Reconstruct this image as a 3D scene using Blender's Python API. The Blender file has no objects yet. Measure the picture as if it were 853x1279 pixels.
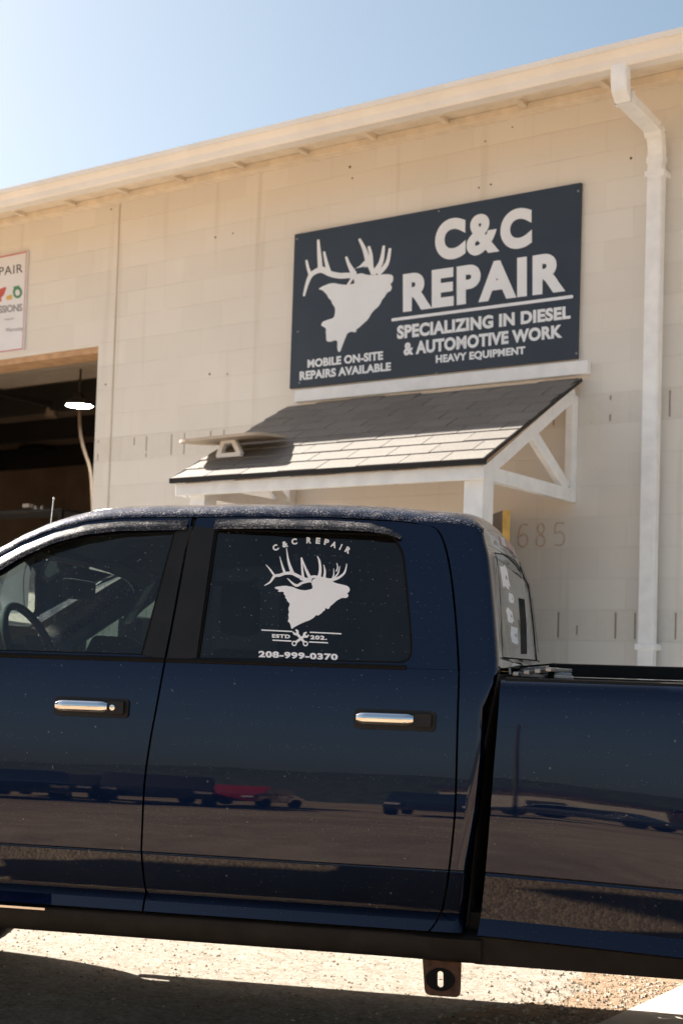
import bpy, bmesh, math, random
from mathutils import Vector, Matrix
from mathutils.geometry import tessellate_polygon
random.seed(7)
S = bpy.context.scene
COL = S.collection
rad = math.radians

# ------------------------------------------------------------------ camera
HC = 1.42                       # eye height
PITCH, ROLL = rad(2.9), rad(1.8)
FPX, PPX, PPY = 1777.0, 426.5, 742.0      # 50 mm on a 24 mm wide frame, photo is 853 x 1279
Fv = Vector((0, math.cos(PITCH), math.sin(PITCH)))
U0 = Vector((0, -math.sin(PITCH), math.cos(PITCH)))
R0 = Vector((1, 0, 0))
XI = R0 * math.cos(ROLL) + U0 * math.sin(ROLL)
YI = U0 * math.cos(ROLL) - R0 * math.sin(ROLL)
CAM = Vector((0, 0, HC))
cd = bpy.data.cameras.new('camera')
cam = bpy.data.objects.new('camera', cd)
COL.objects.link(cam)
cam.matrix_world = Matrix.Translation(CAM) @ Matrix((XI, YI, -Fv)).transposed().to_4x4()
cd.sensor_fit = 'HORIZONTAL'
cd.sensor_width = 24.0
cd.lens = 50.0
cd.shift_y = (742 - 639.5) / 853.0
cd.clip_start, cd.clip_end = 0.05, 3000
cd.dof.use_dof = True
cd.dof.focus_distance = 4.65
cd.dof.aperture_fstop = 5.0
S.camera = cam

# frames: the wall runs away to the left, the truck is parked at another angle
TH, TY = rad(34.6), rad(12.0)
WU = Vector((math.cos(TH), -math.sin(TH), 0)); WN = Vector((-math.sin(TH), -math.cos(TH), 0))
TU = Vector((math.cos(TY), -math.sin(TY), 0)); TN = Vector((-math.sin(TY), -math.cos(TY), 0))
WD, TD = 8.5653, 4.5267         # wall plane and truck side plane

# ------------------------------------------------------------------ light
SUN_EL, SUN_OFF = rad(38.5), rad(2.0)
Lh = WU * math.cos(SUN_OFF) + WN * math.sin(SUN_OFF)      # way the light travels, over the ground
SV = Vector((-Lh.x * math.cos(SUN_EL), -Lh.y * math.cos(SUN_EL), math.sin(SUN_EL)))
w = bpy.data.worlds.new('World'); S.world = w; w.use_nodes = True
nt = w.node_tree; nt.nodes.clear()
sky = nt.nodes.new('ShaderNodeTexSky'); sky.sky_type = 'NISHITA'; sky.sun_disc = False
sky.sun_elevation = SUN_EL
sky.sun_rotation = math.atan2(SV.x, SV.y)
sky.air_density = 1.0; sky.dust_density = 2.4; sky.ozone_density = 0.6
bg = nt.nodes.new('ShaderNodeBackground'); bg.inputs['Strength'].default_value = 0.039
wo = nt.nodes.new('ShaderNodeOutputWorld')
hs = nt.nodes.new('ShaderNodeHueSaturation'); hs.inputs['Saturation'].default_value = .92; hs.inputs['Hue'].default_value = .483
nt.links.new(sky.outputs[0], hs.inputs['Color']); nt.links.new(hs.outputs[0], bg.inputs[0]); nt.links.new(bg.outputs[0], wo.inputs[0])
sl = bpy.data.lights.new('sun', 'SUN'); sl.energy = 4.7; sl.angle = rad(0.5); sl.color = (1.0, 0.93, 0.82)
so = bpy.data.objects.new('sun', sl); COL.objects.link(so)
so.rotation_euler = SV.to_track_quat('Z', 'Y').to_euler()
so.location = (0, 0, 30)
S.view_settings.view_transform = 'Standard'
S.view_settings.look = 'None'
S.view_settings.exposure = 2.0
S.view_settings.gamma = 1.0
S.view_settings.use_curve_mapping = False
S.cycles.max_bounces = 10
S.cycles.transparent_max_bounces = 16

# ------------------------------------------------------------------ materials
class N:
    def __init__(s, name):
        m = bpy.data.materials.new(name); m.use_nodes = True
        s.m = m; s.t = m.node_tree; s.t.nodes.clear()
        s.out = s.t.nodes.new('ShaderNodeOutputMaterial')
    def n(s, kind, **kw):
        x = s.t.nodes.new('ShaderNode' + kind)
        for k, v in kw.items():
            if k.startswith('i_'):
                x.inputs[k[2:].replace('_', ' ')].default_value = v
            else: setattr(x, k, v)
        return x
    def l(s, a, b): s.t.links.new(a, b)
    def coords(s, scale=(1, 1, 1)):
        tc = s.n('TexCoord'); mp = s.n('Mapping'); mp.inputs['Scale'].default_value = scale
        s.l(tc.outputs['Object'], mp.inputs[0]); return mp.outputs[0]
    def noise(s, vec, scale, detail=4, rough=.55):
        x = s.n('TexNoise'); x.inputs['Scale'].default_value = scale; x.inputs['Detail'].default_value = detail
        x.inputs['Roughness'].default_value = rough; s.l(vec, x.inputs['Vector']); return x.outputs['Fac']
    def ramp(s, fac, stops):
        r = s.n('ValToRGB'); e = r.color_ramp.elements
        while len(e) > 1: e.remove(e[0])
        e[0].position = stops[0][0]; e[0].color = c4(stops[0][1])
        for p, c in stops[1:]:
            q = e.new(p); q.color = c4(c)
        s.l(fac, r.inputs[0]); return r.outputs[0]
    def mix(s, fac, a, b, blend='MIX'):
        x = s.n('Mix'); x.data_type = 'RGBA'; x.blend_type = blend
        for v, i in ((fac, 0), (a, 6), (b, 7)):
            if hasattr(v, 'node'): s.l(v, x.inputs[i])
            else: x.inputs[i].default_value = v if i == 0 else c4(v)
        return x.outputs[2]
    def math(s, op, a, b=None, c=None):
        x = s.n('Math'); x.operation = op
        for i, v in enumerate((a, b, c)):
            if v is None: continue
            if hasattr(v, 'node'): s.l(v, x.inputs[i])
            else: x.inputs[i].default_value = v
        return x.outputs[0]
    def bump(s, h, strength=.3, dist=.01, nrm=None):
        b = s.n('Bump'); b.inputs['Strength'].default_value = strength; b.inputs['Distance'].default_value = dist
        s.l(h, b.inputs['Height'])
        if nrm: s.l(nrm, b.inputs['Normal'])
        return b.outputs[0]
    def bsdf(s, color, rough=.5, metal=0, normal=None, coat=0, coatr=.03, spec=.5):
        b = s.n('BsdfPrincipled')
        for nm, v in (('Base Color', color), ('Roughness', rough), ('Metallic', metal), ('Coat Weight', coat), ('Coat Roughness', coatr), ('Specular IOR Level', spec)):
            if hasattr(v, 'node'): s.l(v, b.inputs[nm])
            else: b.inputs[nm].default_value = c4(v) if nm == 'Base Color' else v
        if normal: s.l(normal, b.inputs['Normal'])
        s.l(b.outputs[0], s.out.inputs[0]); s.b = b
        return s.m
def c4(c): return tuple(c) + (1,) if len(c) == 3 else tuple(c)

M = {}
def simple(name, col, rough=.5, metal=0, var=.12, scale=9, bump=0.0, bscale=120, coat=0, spec=.5):
    a = N(name); v = a.coords()
    f = a.noise(v, scale, 5)
    lo = tuple(x * (1 - var) for x in col); hi = tuple(min(1, x * (1 + var)) for x in col)
    c = a.ramp(f, [(.3, lo), (.7, hi)])
    nrm = a.bump(a.noise(v, bscale, 3), bump, .004) if bump else None
    M[name] = a.bsdf(c, rough, metal, nrm, coat, spec=spec)
    return M[name]
simple('white_trim', (.89, .92, .95), .55, var=.07, bump=.15, bscale=60)
simple('gutter_paint', (.86, .83, .78), .45, var=.06, scale=3, bump=.08, bscale=20)
simple('soffit_paint', (.80, .71, .58), .7, var=.1, bump=.2, bscale=40)
simple('black_trim', (.012, .011, .011), .45, spec=.3, var=.25, bump=.1, bscale=700)
simple('rubber', (.008, .008, .008), .75, spec=.12)
simple('plastic', (.014, .012, .011), .6, spec=.2, var=.3, scale=14, bump=.2, bscale=300)
simple('chrome', (.82, .82, .83), .07, 1.0, var=.03)
simple('interior', (.03, .03, .032), .75, var=.2, bump=.2, bscale=250)
simple('interior_grey', (.13, .125, .115), .8, var=.15, bump=.2, bscale=250)
simple('dash_light', (.36, .35, .31), .6, var=.1)
simple('under', (.012, .011, .010), .9, var=.3)
simple('rust', (.075, .035, .02), .85, var=.5, scale=35, bump=.4, bscale=160)
simple('decal', (.84, .88, .93), .6, var=.02)
simple('sign_white', (.82, .88, .95), .5, var=.03, scale=4)
simple('sign_board', (.78, .80, .86), .5, var=.03, scale=4)
simple('sign_grey', (.28, .29, .31), .6)
simple('sign_black', (.03, .03, .03), .6)
simple('sign_red', (.52, .10, .08), .6)
simple('sign_green', (.08, .28, .14), .6)
simple('sign_yellow', (.7, .48, .12), .6)
simple('grey_metal', (.34, .35, .36), .4, .6, var=.15, bump=.1)
simple('dark_metal', (.04, .036, .032), .6, .3)
simple('hose', (.30, .23, .165), .6)
simple('lumber', (.52, .33, .19), .75, var=.2, bump=.2)
simple('inner_wall', (.46, .34, .24), .9, var=.15, scale=2)
simple('inner_ceiling', (.34, .25, .18), .9, var=.2, scale=2)
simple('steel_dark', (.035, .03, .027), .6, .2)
simple('panel_pale', (.55, .47, .38), .7, var=.1)
simple('door_dark', (.035, .03, .028), .35, var=.2)
simple('yellow_paint', (.62, .40, .10), .6, var=.2, scale=20)
simple('red_lens', (.35, .02, .03), .15)
simple('clear_lens', (.7, .6, .6), .12)
simple('tan_wall', (.50, .40, .30), .8, scale=1)
simple('red_paint', (.35, .02, .02), .25, coat=1)
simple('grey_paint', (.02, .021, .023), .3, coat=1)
simple('bark', (.09, .06, .04), .9)
simple('rim', (.45, .45, .46), .3, .9)
simple('numeral', (.62, .52, .41), .85, var=.25, scale=30)
simple('caulk', (.55, .48, .39), .8, var=.15, scale=3)

def foliage():
    a = N('foliage'); f = a.noise(a.coords(), 1.2, 3)
    M['foliage'] = a.bsdf(a.ramp(f, [(.3, (.018, .022, .014)), (.7, (.05, .055, .03))]), .8)
foliage()

def wall_mat():
    # painted block: 16 x 8 inch units, two courses of scored split-face block
    a = N('block_wall'); tc = a.n('TexCoord'); sp = a.n('SeparateXYZ'); a.l(tc.outputs['Object'], sp.inputs[0])
    X = a.math('ADD', sp.outputs[0], 3.89 - 6.0 + 100 * .4064)       # object x is u + 6
    Z = a.math('ADD', sp.outputs[2], -.009)
    v = tc.outputs['Object']
    cz = a.math('DIVIDE', Z, .2032); row = a.math('FLOOR', cz)
    par = a.math('MODULO', row, 2)
    xs = a.math('ADD', X, a.math('MULTIPLY', par, .2032))
    bx = a.math('DIVIDE', xs, .4064)
    fz = a.math('MULTIPLY', a.math('PINGPONG', cz, .5), .2032)       # metres to the nearest joint
    fx = a.math('MULTIPLY', a.math('PINGPONG', bx, .5), .4064)
    wob = a.math('MULTIPLY', a.noise(v, 14, 3), .004)
    jz = a.math('SMOOTH_MIN', fz, 1, 0)
    def line(dist, wdt):
        m = a.n('MapRange'); m.interpolation_type = 'SMOOTHSTEP'
        a.l(a.math('SUBTRACT', dist, wob), m.inputs[0]); m.inputs[1].default_value = 0; m.inputs[2].default_value = wdt
        m.inputs[3].default_value = 1; m.inputs[4].default_value = 0
        return m.outputs[0]
    hz = line(fz, .008); vx = line(fx, .007)
    # scores at +-1/3 of a block from its joint, only in the two rough courses
    s3 = a.math('MULTIPLY', a.math('ABSOLUTE', a.math('SUBTRACT', a.math('PINGPONG', bx, .5), .3333)), .4064)
    sc = line(s3, .0075)
    def near(val, k): return a.math('COMPARE', val, float(k), .1)
    band = a.math('ADD', near(row, 8), near(row, 15))
    inz = a.n('MapRange'); a.l(fz, inz.inputs[0]); inz.inputs[1].default_value = .012; inz.inputs[2].default_value = .022
    seen = a.math('GREATER_THAN', a.noise(a.coords((2.2, 1, 4.9)), 1.0, 0), .36)
    score = a.math('MULTIPLY', a.math('MULTIPLY', a.math('MULTIPLY', sc, band), inz.outputs[0]), seen)
    patch = a.noise(v, 1.6, 3)
    pr = a.n('MapRange'); a.l(patch, pr.inputs[0]); pr.inputs[1].default_value = .38; pr.inputs[2].default_value = .62
    joints = a.math('MAXIMUM', a.math('MULTIPLY', hz, .75), a.math('MULTIPLY', vx, .5))
    joints = a.math('MULTIPLY', joints, a.math('MULTIPLY_ADD', pr.outputs[0], .7, .25))
    c = a.ramp(a.noise(v, .9, 5, .6), [(.28, (.76, .74, .695)), (.72, (.815, .80, .76))])
    # per-block tone
    wn = a.n('TexWhiteNoise'); wn.noise_dimensions = '2D'; cb = a.n('CombineXYZ')
    a.l(a.math('FLOOR', bx), cb.inputs[0]); a.l(row, cb.inputs[1]); a.l(cb.outputs[0], wn.inputs['Vector'])
    c = a.mix(a.math('MULTIPLY', wn.outputs['Value'], .10), c, (.42, .37, .30))
    c = a.mix(a.math('MULTIPLY', joints, .11), c, (.33, .28, .22))
    c = a.mix(a.math('MULTIPLY', band, a.math('MULTIPLY', a.noise(v, 24, 4), .22)), c, (.40, .33, .26))
    # run-down streaks and spatters
    st = a.noise(a.coords((7, 7, .35)), 1.0, 4)
    sr = a.n('MapRange'); a.l(st, sr.inputs[0]); sr.inputs[1].default_value = .60; sr.inputs[2].default_value = .80
    c = a.mix(a.math('MULTIPLY', sr.outputs[0], .35), c, (.42, .33, .24))
    sp2 = a.noise(v, 33, 2)
    s2 = a.n('MapRange'); a.l(sp2, s2.inputs[0]); s2.inputs[1].default_value = .74; s2.inputs[2].default_value = .80
    c = a.mix(a.math('MULTIPLY', s2.outputs[0], .4), c, (.35, .27, .2))
    c = a.mix(a.math('MULTIPLY', score, .72), c, (.16, .115, .085))
    h = a.math('MULTIPLY', joints, -1.0)
    h = a.math('ADD', h, a.math('MULTIPLY', a.noise(v, 90, 4), .5))
    h = a.math('ADD', h, a.math('MULTIPLY', a.math('MULTIPLY', band, a.noise(v, 22, 5)), 2.4))
    h = a.math('ADD', h, a.math('MULTIPLY', score, -2.0))
    M['block_wall'] = a.bsdf(c, .85, 0, a.bump(h, .55, .004), spec=.3)
wall_mat()

def paint(name, specks, drops):
    a = N(name); v = a.coords()
    vo = a.n('TexVoronoi'); vo.feature = 'F1'; vo.inputs['Scale'].default_value = 42; a.l(v, vo.inputs['Vector'])
    # dust and dried water spots: few, irregular
    big = a.noise(v, 6, 4)
    rnd = a.n('SeparateColor'); a.l(vo.outputs['Color'], rnd.inputs[0])
    size = a.math('MULTIPLY', a.math('POWER', rnd.outputs[0], 6), .16)
    dot = a.math('LESS_THAN', vo.outputs['Distance'], size)
    v2 = a.n('TexVoronoi'); v2.inputs['Scale'].default_value = 150; a.l(v, v2.inputs['Vector'])
    r2 = a.n('SeparateColor'); a.l(v2.outputs['Color'], r2.inputs[0])
    dot2 = a.math('LESS_THAN', v2.outputs['Distance'], a.math('MULTIPLY', a.math('POWER', r2.outputs[1], 5), .22))
    dots = a.math('MULTIPLY', a.math('MAXIMUM', dot, dot2), specks)
    film = a.math('MULTIPLY', a.math('SUBTRACT', big, .35), .03)
    col = a.mix(film, (.0011, .0073, .031), (.12, .11, .10))
    col = a.mix(dots, col, (.20, .21, .22))
    flake = a.noise(v, 1800, 1)
    nrm = a.bump(a.noise(v, 3.0, 2), .02, .01)
    rough = a.math('MULTIPLY_ADD', flake, .2, .28)
    coatr = a.math('MULTIPLY_ADD', a.noise(v, 5, 4), .02, .004)
    if drops:
        gr = a.math('ADD', a.math('MULTIPLY', a.noise(v, 190, 3, .7), .75), a.math('MULTIPLY', a.noise(v, 17, 4), .25))
        gm = a.n('MapRange'); a.l(gr, gm.inputs[0]); gm.inputs[1].default_value = .52; gm.inputs[2].default_value = .61
        nrm = a.bump(gr, .35, .003)
        col = a.mix(gm.outputs[0], (.003, .007, .024), (.25, .225, .23))
        coatr = a.math('MULTIPLY_ADD', gm.outputs[0], .35, .05)
    met = a.math('MULTIPLY_ADD', gm.outputs[0] if drops else dots, -.9, .9)
    m = a.bsdf(col, rough, met, nrm, 1.0, coatr, spec=.15)
    a.l(nrm, a.b.inputs['Coat Normal'])
    M[name] = m
paint('paint', .4, False)
paint('paint_wet', .9, True)

def black_wet():
    a = N('visor_wet'); v = a.coords()
    gr = a.math('ADD', a.math('MULTIPLY', a.noise(v, 190, 3, .7), .75), a.math('MULTIPLY', a.noise(v, 17, 4), .25))
    gm = a.n('MapRange'); a.l(gr, gm.inputs[0]); gm.inputs[1].default_value = .52; gm.inputs[2].default_value = .61
    col = a.mix(gm.outputs[0], (.010, .009, .009), (.25, .225, .225))
    M['visor_wet'] = a.bsdf(col, a.math('MULTIPLY_ADD', gm.outputs[0], .4, .28), 0, a.bump(gr, .3, .003))
black_wet()

def glass(name, tint, fac=1.0, dust=.03, refl=1.5):
    a = N(name); v = a.coords()
    tr = a.n('BsdfTransparent'); tr.inputs[0].default_value = c4(tint)
    gl = a.n('BsdfGlossy'); gl.inputs['Roughness'].default_value = .01; gl.inputs[0].default_value = (.95, .97, 1, 1)
    fr = a.n('Fresnel'); fr.inputs[0].default_value = refl
    mx = a.n('MixShader'); a.l(fr.outputs[0], mx.inputs[0]); a.l(tr.outputs[0], mx.inputs[1]); a.l(gl.outputs[0], mx.inputs[2])
    df = a.n('BsdfDiffuse'); df.inputs[0].default_value = (.5, .5, .48, 1)
    vo = a.n('TexVoronoi'); vo.inputs['Scale'].default_value = 120; a.l(v, vo.inputs['Vector'])
    r2 = a.n('SeparateColor'); a.l(vo.outputs['Color'], r2.inputs[0])
    dot = a.math('LESS_THAN', vo.outputs['Distance'], a.math('MULTIPLY', a.math('POWER', r2.outputs[1], 7), .25))
    d = a.math('ADD', a.math('MULTIPLY', dot, .35), a.math('MULTIPLY', a.noise(v, 7, 5), dust))
    m2 = a.n('MixShader'); a.l(d, m2.inputs[0]); a.l(mx.outputs[0], m2.inputs[1]); a.l(df.outputs[0], m2.inputs[2])
    a.l(m2.outputs[0], a.out.inputs[0]); M[name] = a.m
glass('glass_front', (.40, .49, .47), dust=.03)
glass('glass_dark', (.012, .015, .017), dust=.02)
glass('glass_back', (.30, .31, .31), dust=.22)

def sign_navy():
    a = N('sign_navy'); v = a.coords(); f = a.noise(v, 2.5, 4)
    c = a.ramp(f, [(.3, (.018, .026, .042)), (.7, (.026, .037, .056))])
    M['sign_navy'] = a.bsdf(c, .35, 0, a.bump(a.noise(v, 2, 2), .05, .01))
sign_navy()

def shingle():
    a = N('shingle'); v = a.coords()
    at = a.n('Attribute'); at.attribute_name = 'tone'
    c = a.ramp(a.noise(v, 190, 3), [(.3, (.085, .075, .07)), (.7, (.25, .23, .21))])
    c = a.mix(a.math('MULTIPLY', at.outputs['Fac'], .5), c, (.11, .10, .095))
    c = a.mix(a.math('MULTIPLY', a.noise(v, 3.5, 4), .3), c, (.33, .30, .26))
    M['shingle'] = a.bsdf(c, .6, 0, a.bump(a.noise(v, 260, 3), .6, .003), spec=.45)
shingle()

def ground_mat():
    a = N('gravel_ground'); v = a.coords()
    big = a.noise(v, .22, 5, .6); mid = a.noise(v, 2.6, 5); fine = a.noise(v, 60, 4, .65)
    c = a.ramp(mid, [(.25, (.27, .175, .105)), (.55, (.38, .265, .17)), (.8, (.47, .35, .235))])
    bm_ = a.n('MapRange'); a.l(big, bm_.inputs[0]); bm_.inputs[1].default_value = .42; bm_.inputs[2].default_value = .66
    c = a.mix(a.math('MULTIPLY', bm_.outputs[0], .75), c, (.16, .10, .062))
    vo = a.n('TexVoronoi'); vo.inputs['Scale'].default_value = 75; a.l(v, vo.inputs['Vector'])
    sc_ = a.n('SeparateColor'); a.l(vo.outputs['Color'], sc_.inputs[0]); c = a.mix(.35, c, sc_.outputs[0], 'SOFT_LIGHT')
    hole = a.n('MapRange'); a.l(fine, hole.inputs[0]); hole.inputs[1].default_value = .30; hole.inputs[2].default_value = .40
    hole.inputs[3].default_value = 1; hole.inputs[4].default_value = 0
    c = a.mix(a.math('MULTIPLY', hole.outputs[0], .35), c, (.12, .085, .055))
    h = a.math('ADD', a.math('MULTIPLY', fine, 1.0), a.math('MULTIPLY', vo.outputs['Distance'], -.8))
    h = a.math('ADD', h, a.math('MULTIPLY', mid, 2))
    M['gravel_ground'] = a.bsdf(c, .95, 0, a.bump(h, .5, .010), spec=.2)
    # old bleached asphalt between the truck and the shop
    a = N('bleached_asphalt'); v = a.coords()
    fine = a.noise(v, 95, 4, .7); mid = a.noise(v, 7, 5)
    c = a.ramp(mid, [(.3, (.285, .25, .21)), (.7, (.36, .32, .275))])
    vo = a.n('TexVoronoi'); vo.inputs['Scale'].default_value = 55; a.l(v, vo.inputs['Vector'])
    sc_ = a.n('SeparateColor'); a.l(vo.outputs['Color'], sc_.inputs[0]); c = a.mix(.3, c, sc_.outputs[0], 'SOFT_LIGHT')
    hole = a.n('MapRange'); a.l(fine, hole.inputs[0]); hole.inputs[1].default_value = .34; hole.inputs[2].default_value = .43
    hole.inputs[3].default_value = 1; hole.inputs[4].default_value = 0
    c = a.mix(a.math('MULTIPLY', hole.outputs[0], .85), c, (.15, .115, .08))
    vc = a.n('TexVoronoi'); vc.feature = 'DISTANCE_TO_EDGE'; vc.inputs['Scale'].default_value = 2.3
    wv = a.n('Mix'); wv.data_type = 'VECTOR'
    nz = a.n('TexNoise'); nz.inputs['Scale'].default_value = 6; a.l(v, nz.inputs['Vector'])
    va = a.n('VectorMath'); va.operation = 'MULTIPLY_ADD'; va.inputs[1].default_value = (.35, .35, .35)
    a.l(nz.outputs['Color'], va.inputs[0]); a.l(v, va.inputs[2]); a.l(va.outputs[0], vc.inputs['Vector'])
    crack = a.math('LESS_THAN', vc.outputs['Distance'], .010)
    c = a.mix(a.math('MULTIPLY', crack, .75), c, (.20, .16, .11))
    h = a.math('ADD', fine, a.math('MULTIPLY', crack, -1.0))
    M['bleached_asphalt'] = a.bsdf(c, .95, 0, a.bump(h, .9, .010), spec=.2)
    a = N('dirt'); v = a.coords()
    c = a.ramp(a.noise(v, 30, 5, .7), [(.3, (.20, .125, .08)), (.6, (.40, .29, .20)), (.8, (.52, .42, .32))])
    M['dirt'] = a.bsdf(c, .97, 0, a.bump(a.noise(v, 60, 5, .7), 1.0, .02), spec=.2)
    a = N('concrete'); v = a.coords()
    c = a.ramp(a.noise(v, 9, 6, .65), [(.3, (.47, .41, .34)), (.7, (.58, .52, .45))])
    M['concrete'] = a.bsdf(c, .9, 0, a.bump(a.noise(v, 140, 4), .4, .004), spec=.3)
    a = N('pebble'); oi = a.n('NewGeometry')
    c = a.ramp(oi.outputs['Random Per Island'], [(0, (.16, .11, .07)), (.35, (.36, .28, .20)), (.8, (.60, .53, .44)), (1, (.10, .08, .06))])
    M['pebble'] = a.bsdf(c, .9)
    a = N('led'); e = a.n('Emission'); e.inputs[0].default_value = (1, .96, .9, 1); e.inputs[1].default_value = 70
    a.l(e.outputs[0], a.out.inputs[0]); M['led'] = a.m
ground_mat()

# ------------------------------------------------------------------ helpers
OFF = {}
ROT = {'W': -TH, 'T': -TY, 'G': 0.0}
def to_world(fr, p):
    if fr == 'W': return WU * p[0] + WN * (-WD - p[1]) + Vector((0, 0, p[2]))
    if fr == 'T': return TU * p[0] + TN * (-TD - p[1]) + Vector((0, 0, p[2]))
    return Vector(p)
def setp(o, label=None, cat=None, group=None, kind=None):
    for k, v in (('label', label), ('category', cat), ('group', group), ('kind', kind)):
        if v: o[k] = v
def thing(name, fr, base, label, cat, group=None):
    o = bpy.data.objects.new(name, None); COL.objects.link(o)
    o.empty_display_size = .2
    o.location = to_world(fr, base); o.rotation_euler = (0, 0, ROT[fr])
    setp(o, label, cat, group); OFF[o.name] = (fr, Vector(base)); return o
class MB:
    """collects faces in frame coordinates and links them as one mesh object"""
    def __init__(s): s.v = []; s.f = []; s.mi = []; s.tone = []
    def add(s, vs, fs, mi=0, tone=0):
        b = len(s.v); s.v += [Vector(v) for v in vs]
        for f in fs: s.f.append([b + i for i in f]); s.mi.append(mi); s.tone.append(tone)
        return s
    def box(s, x0, x1, y0, y1, z0, z1, mi=0, tone=0):
        v = [(x, y, z) for x in (x0, x1) for y in (y0, y1) for z in (z0, z1)]
        return s.add(v, [(0, 1, 3, 2), (4, 6, 7, 5), (0, 4, 5, 1), (2, 3, 7, 6), (0, 2, 6, 4), (1, 5, 7, 3)], mi, tone)
    def bar(s, a, b, wx, wy, up=(0, 0, 1), mi=0):
        a, b = Vector(a), Vector(b); d = (b - a).normalized(); up = Vector(up)
        x = d.cross(up)
        if x.length < 1e-4: x = d.cross(Vector((1, 0, 0)))
        x.normalize(); y = x.cross(d).normalized()
        v = []
        for p in (a, b):
            for i, j in ((-1, -1), (1, -1), (1, 1), (-1, 1)): v.append(p + x * wx / 2 * i + y * wy / 2 * j)
        return s.add(v, [(0, 3, 2, 1), (4, 5, 6, 7), (0, 1, 5, 4), (1, 2, 6, 5), (2, 3, 7, 6), (3, 0, 4, 7)], mi)
    def tube(s, pts, r, n=10, cap=True, mi=0, squash=None):
        pts = [Vector(p) for p in pts]; rr = r if isinstance(r, (list, tuple)) else [r] * len(pts)
        ref = None; v = []; f = []
        for i, p in enumerate(pts):
            d = (pts[min(i + 1, len(pts) - 1)] - pts[max(i - 1, 0)]).normalized()
            if ref is None:
                ref = d.cross(Vector((0, 0, 1)))
                if ref.length < 1e-3: ref = d.cross(Vector((1, 0, 0)))
            x = (ref - d * ref.dot(d)).normalized(); ref = x; y = d.cross(x)
            for k in range(n):
                t = 2 * math.pi * k / n; v.append(p + (x * math.cos(t) + y * math.sin(t)) * rr[i])
        for i in range(len(pts) - 1):
            for k in range(n): f.append((i * n + k, i * n + (k + 1) % n, (i + 1) * n + (k + 1) % n, (i + 1) * n + k))
        if cap: f.append(tuple(range(n))[::-1]); f.append(tuple((len(pts) - 1) * n + k for k in range(n)))
        return s.add(v, f, mi)
    def grid(s, rows, mi=0, close=False):
        n = len(rows[0]); v = [p for r in rows for p in r]; f = []
        for i in range(len(rows) - 1):
            for k in range(n - 1 + (1 if close else 0)):
                f.append((i * n + k, i * n + (k + 1) % n, (i + 1) * n + (k + 1) % n, (i + 1) * n + k))
        return s.add(v, f, mi)
    def prism(s, prof, axis, a, b, mi=0):
        """prof: 2-D outline in the two other axes, extruded from a to b along axis"""
        n = len(prof); v = []
        for t in (a, b):
            for p, q in prof: v.append({'x': (t, p, q), 'y': (p, t, q), 'z': (p, q, t)}[axis])
        f = [tuple(range(n)), tuple(range(2 * n - 1, n - 1, -1))] + [(i, (i + 1) % n, n + (i + 1) % n, n + i) for i in range(n)]
        return s.add(v, f, mi)
    def poly(s, outer, holes=(), fn=None, mi=0):
        loops = [[Vector((p[0], p[1], 0)) for p in L] for L in [outer] + list(holes)]
        flat = [p for L in loops for p in L]
        tr = tessellate_polygon(loops)
        return s.add([fn(p.x, p.y) for p in flat], [tuple(t) for t in tr], mi)
    def lathe(s, c, prof, axis='z', n=24, mi=0):
        rows = []
        for r, h in prof:
            row = []
            for k in range(n):
                t = 2 * math.pi * k / n; a, b = r * math.cos(t), r * math.sin(t)
                row.append(Vector(c) + Vector({'z': (a, b, h), 'y': (a, h, b), 'x': (h, a, b)}[axis]))
            rows.append(row)
        return s.grid(rows, mi, close=True)
    def mirror(s, W):
        m = MB(); m.v = [Vector((v.x, W - v.y, v.z)) for v in s.v]; m.f = [f[::-1] for f in s.f]; m.mi = list(s.mi); m.tone = list(s.tone); return m
    def build(s, name, mats, parent=None, fr='G', base=(0, 0, 0), smooth=None, bevel=0, lip=None, merge=False, fixn=True):
        if parent is not None: fr, base = OFF[parent.name] if parent.name in OFF else OFF[parent.parent.name]
        me = bpy.data.meshes.new(name)
        b = Vector(base)
        me.from_pydata([v - b for v in s.v], [], s.f)
        mats = mats if isinstance(mats, (list, tuple)) else [mats]
        for m in mats: me.materials.append(M[m])
        me.polygons.foreach_set('material_index', s.mi)
        if any(s.tone):
            at = me.attributes.new('tone', 'FLOAT', 'FACE'); at.data.foreach_set('value', s.tone)
        bm = bmesh.new(); bm.from_mesh(me)
        if merge: bmesh.ops.remove_doubles(bm, verts=bm.verts, dist=.0006)
        if fixn: bmesh.ops.recalc_face_normals(bm, faces=bm.faces)
        if lip is not None:
            be = [e for e in bm.edges if e.is_boundary]
            r = bmesh.ops.extrude_edge_only(bm, edges=be)
            for g in r['geom']:
                if isinstance(g, bmesh.types.BMVert): g.co += Vector(lip)
            if fixn: bmesh.ops.recalc_face_normals(bm, faces=bm.faces)
        if bevel: bmesh.ops.bevel(bm, geom=[e for e in bm.edges if e.is_manifold and e.calc_face_angle(0) > .5], offset=bevel, segments=2, affect='EDGES', profile=.6)
        bm.to_mesh(me); bm.free()
        if smooth:
            me.polygons.foreach_set('use_smooth', [True] * len(me.polygons)); me.set_sharp_from_angle(angle=rad(smooth))
        me.update()
        o = bpy.data.objects.new(name, me); COL.objects.link(o)
        if parent is not None: o.parent = parent
        else:
            o.location = to_world(fr, base); o.rotation_euler = (0, 0, ROT[fr])
        return o

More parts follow.
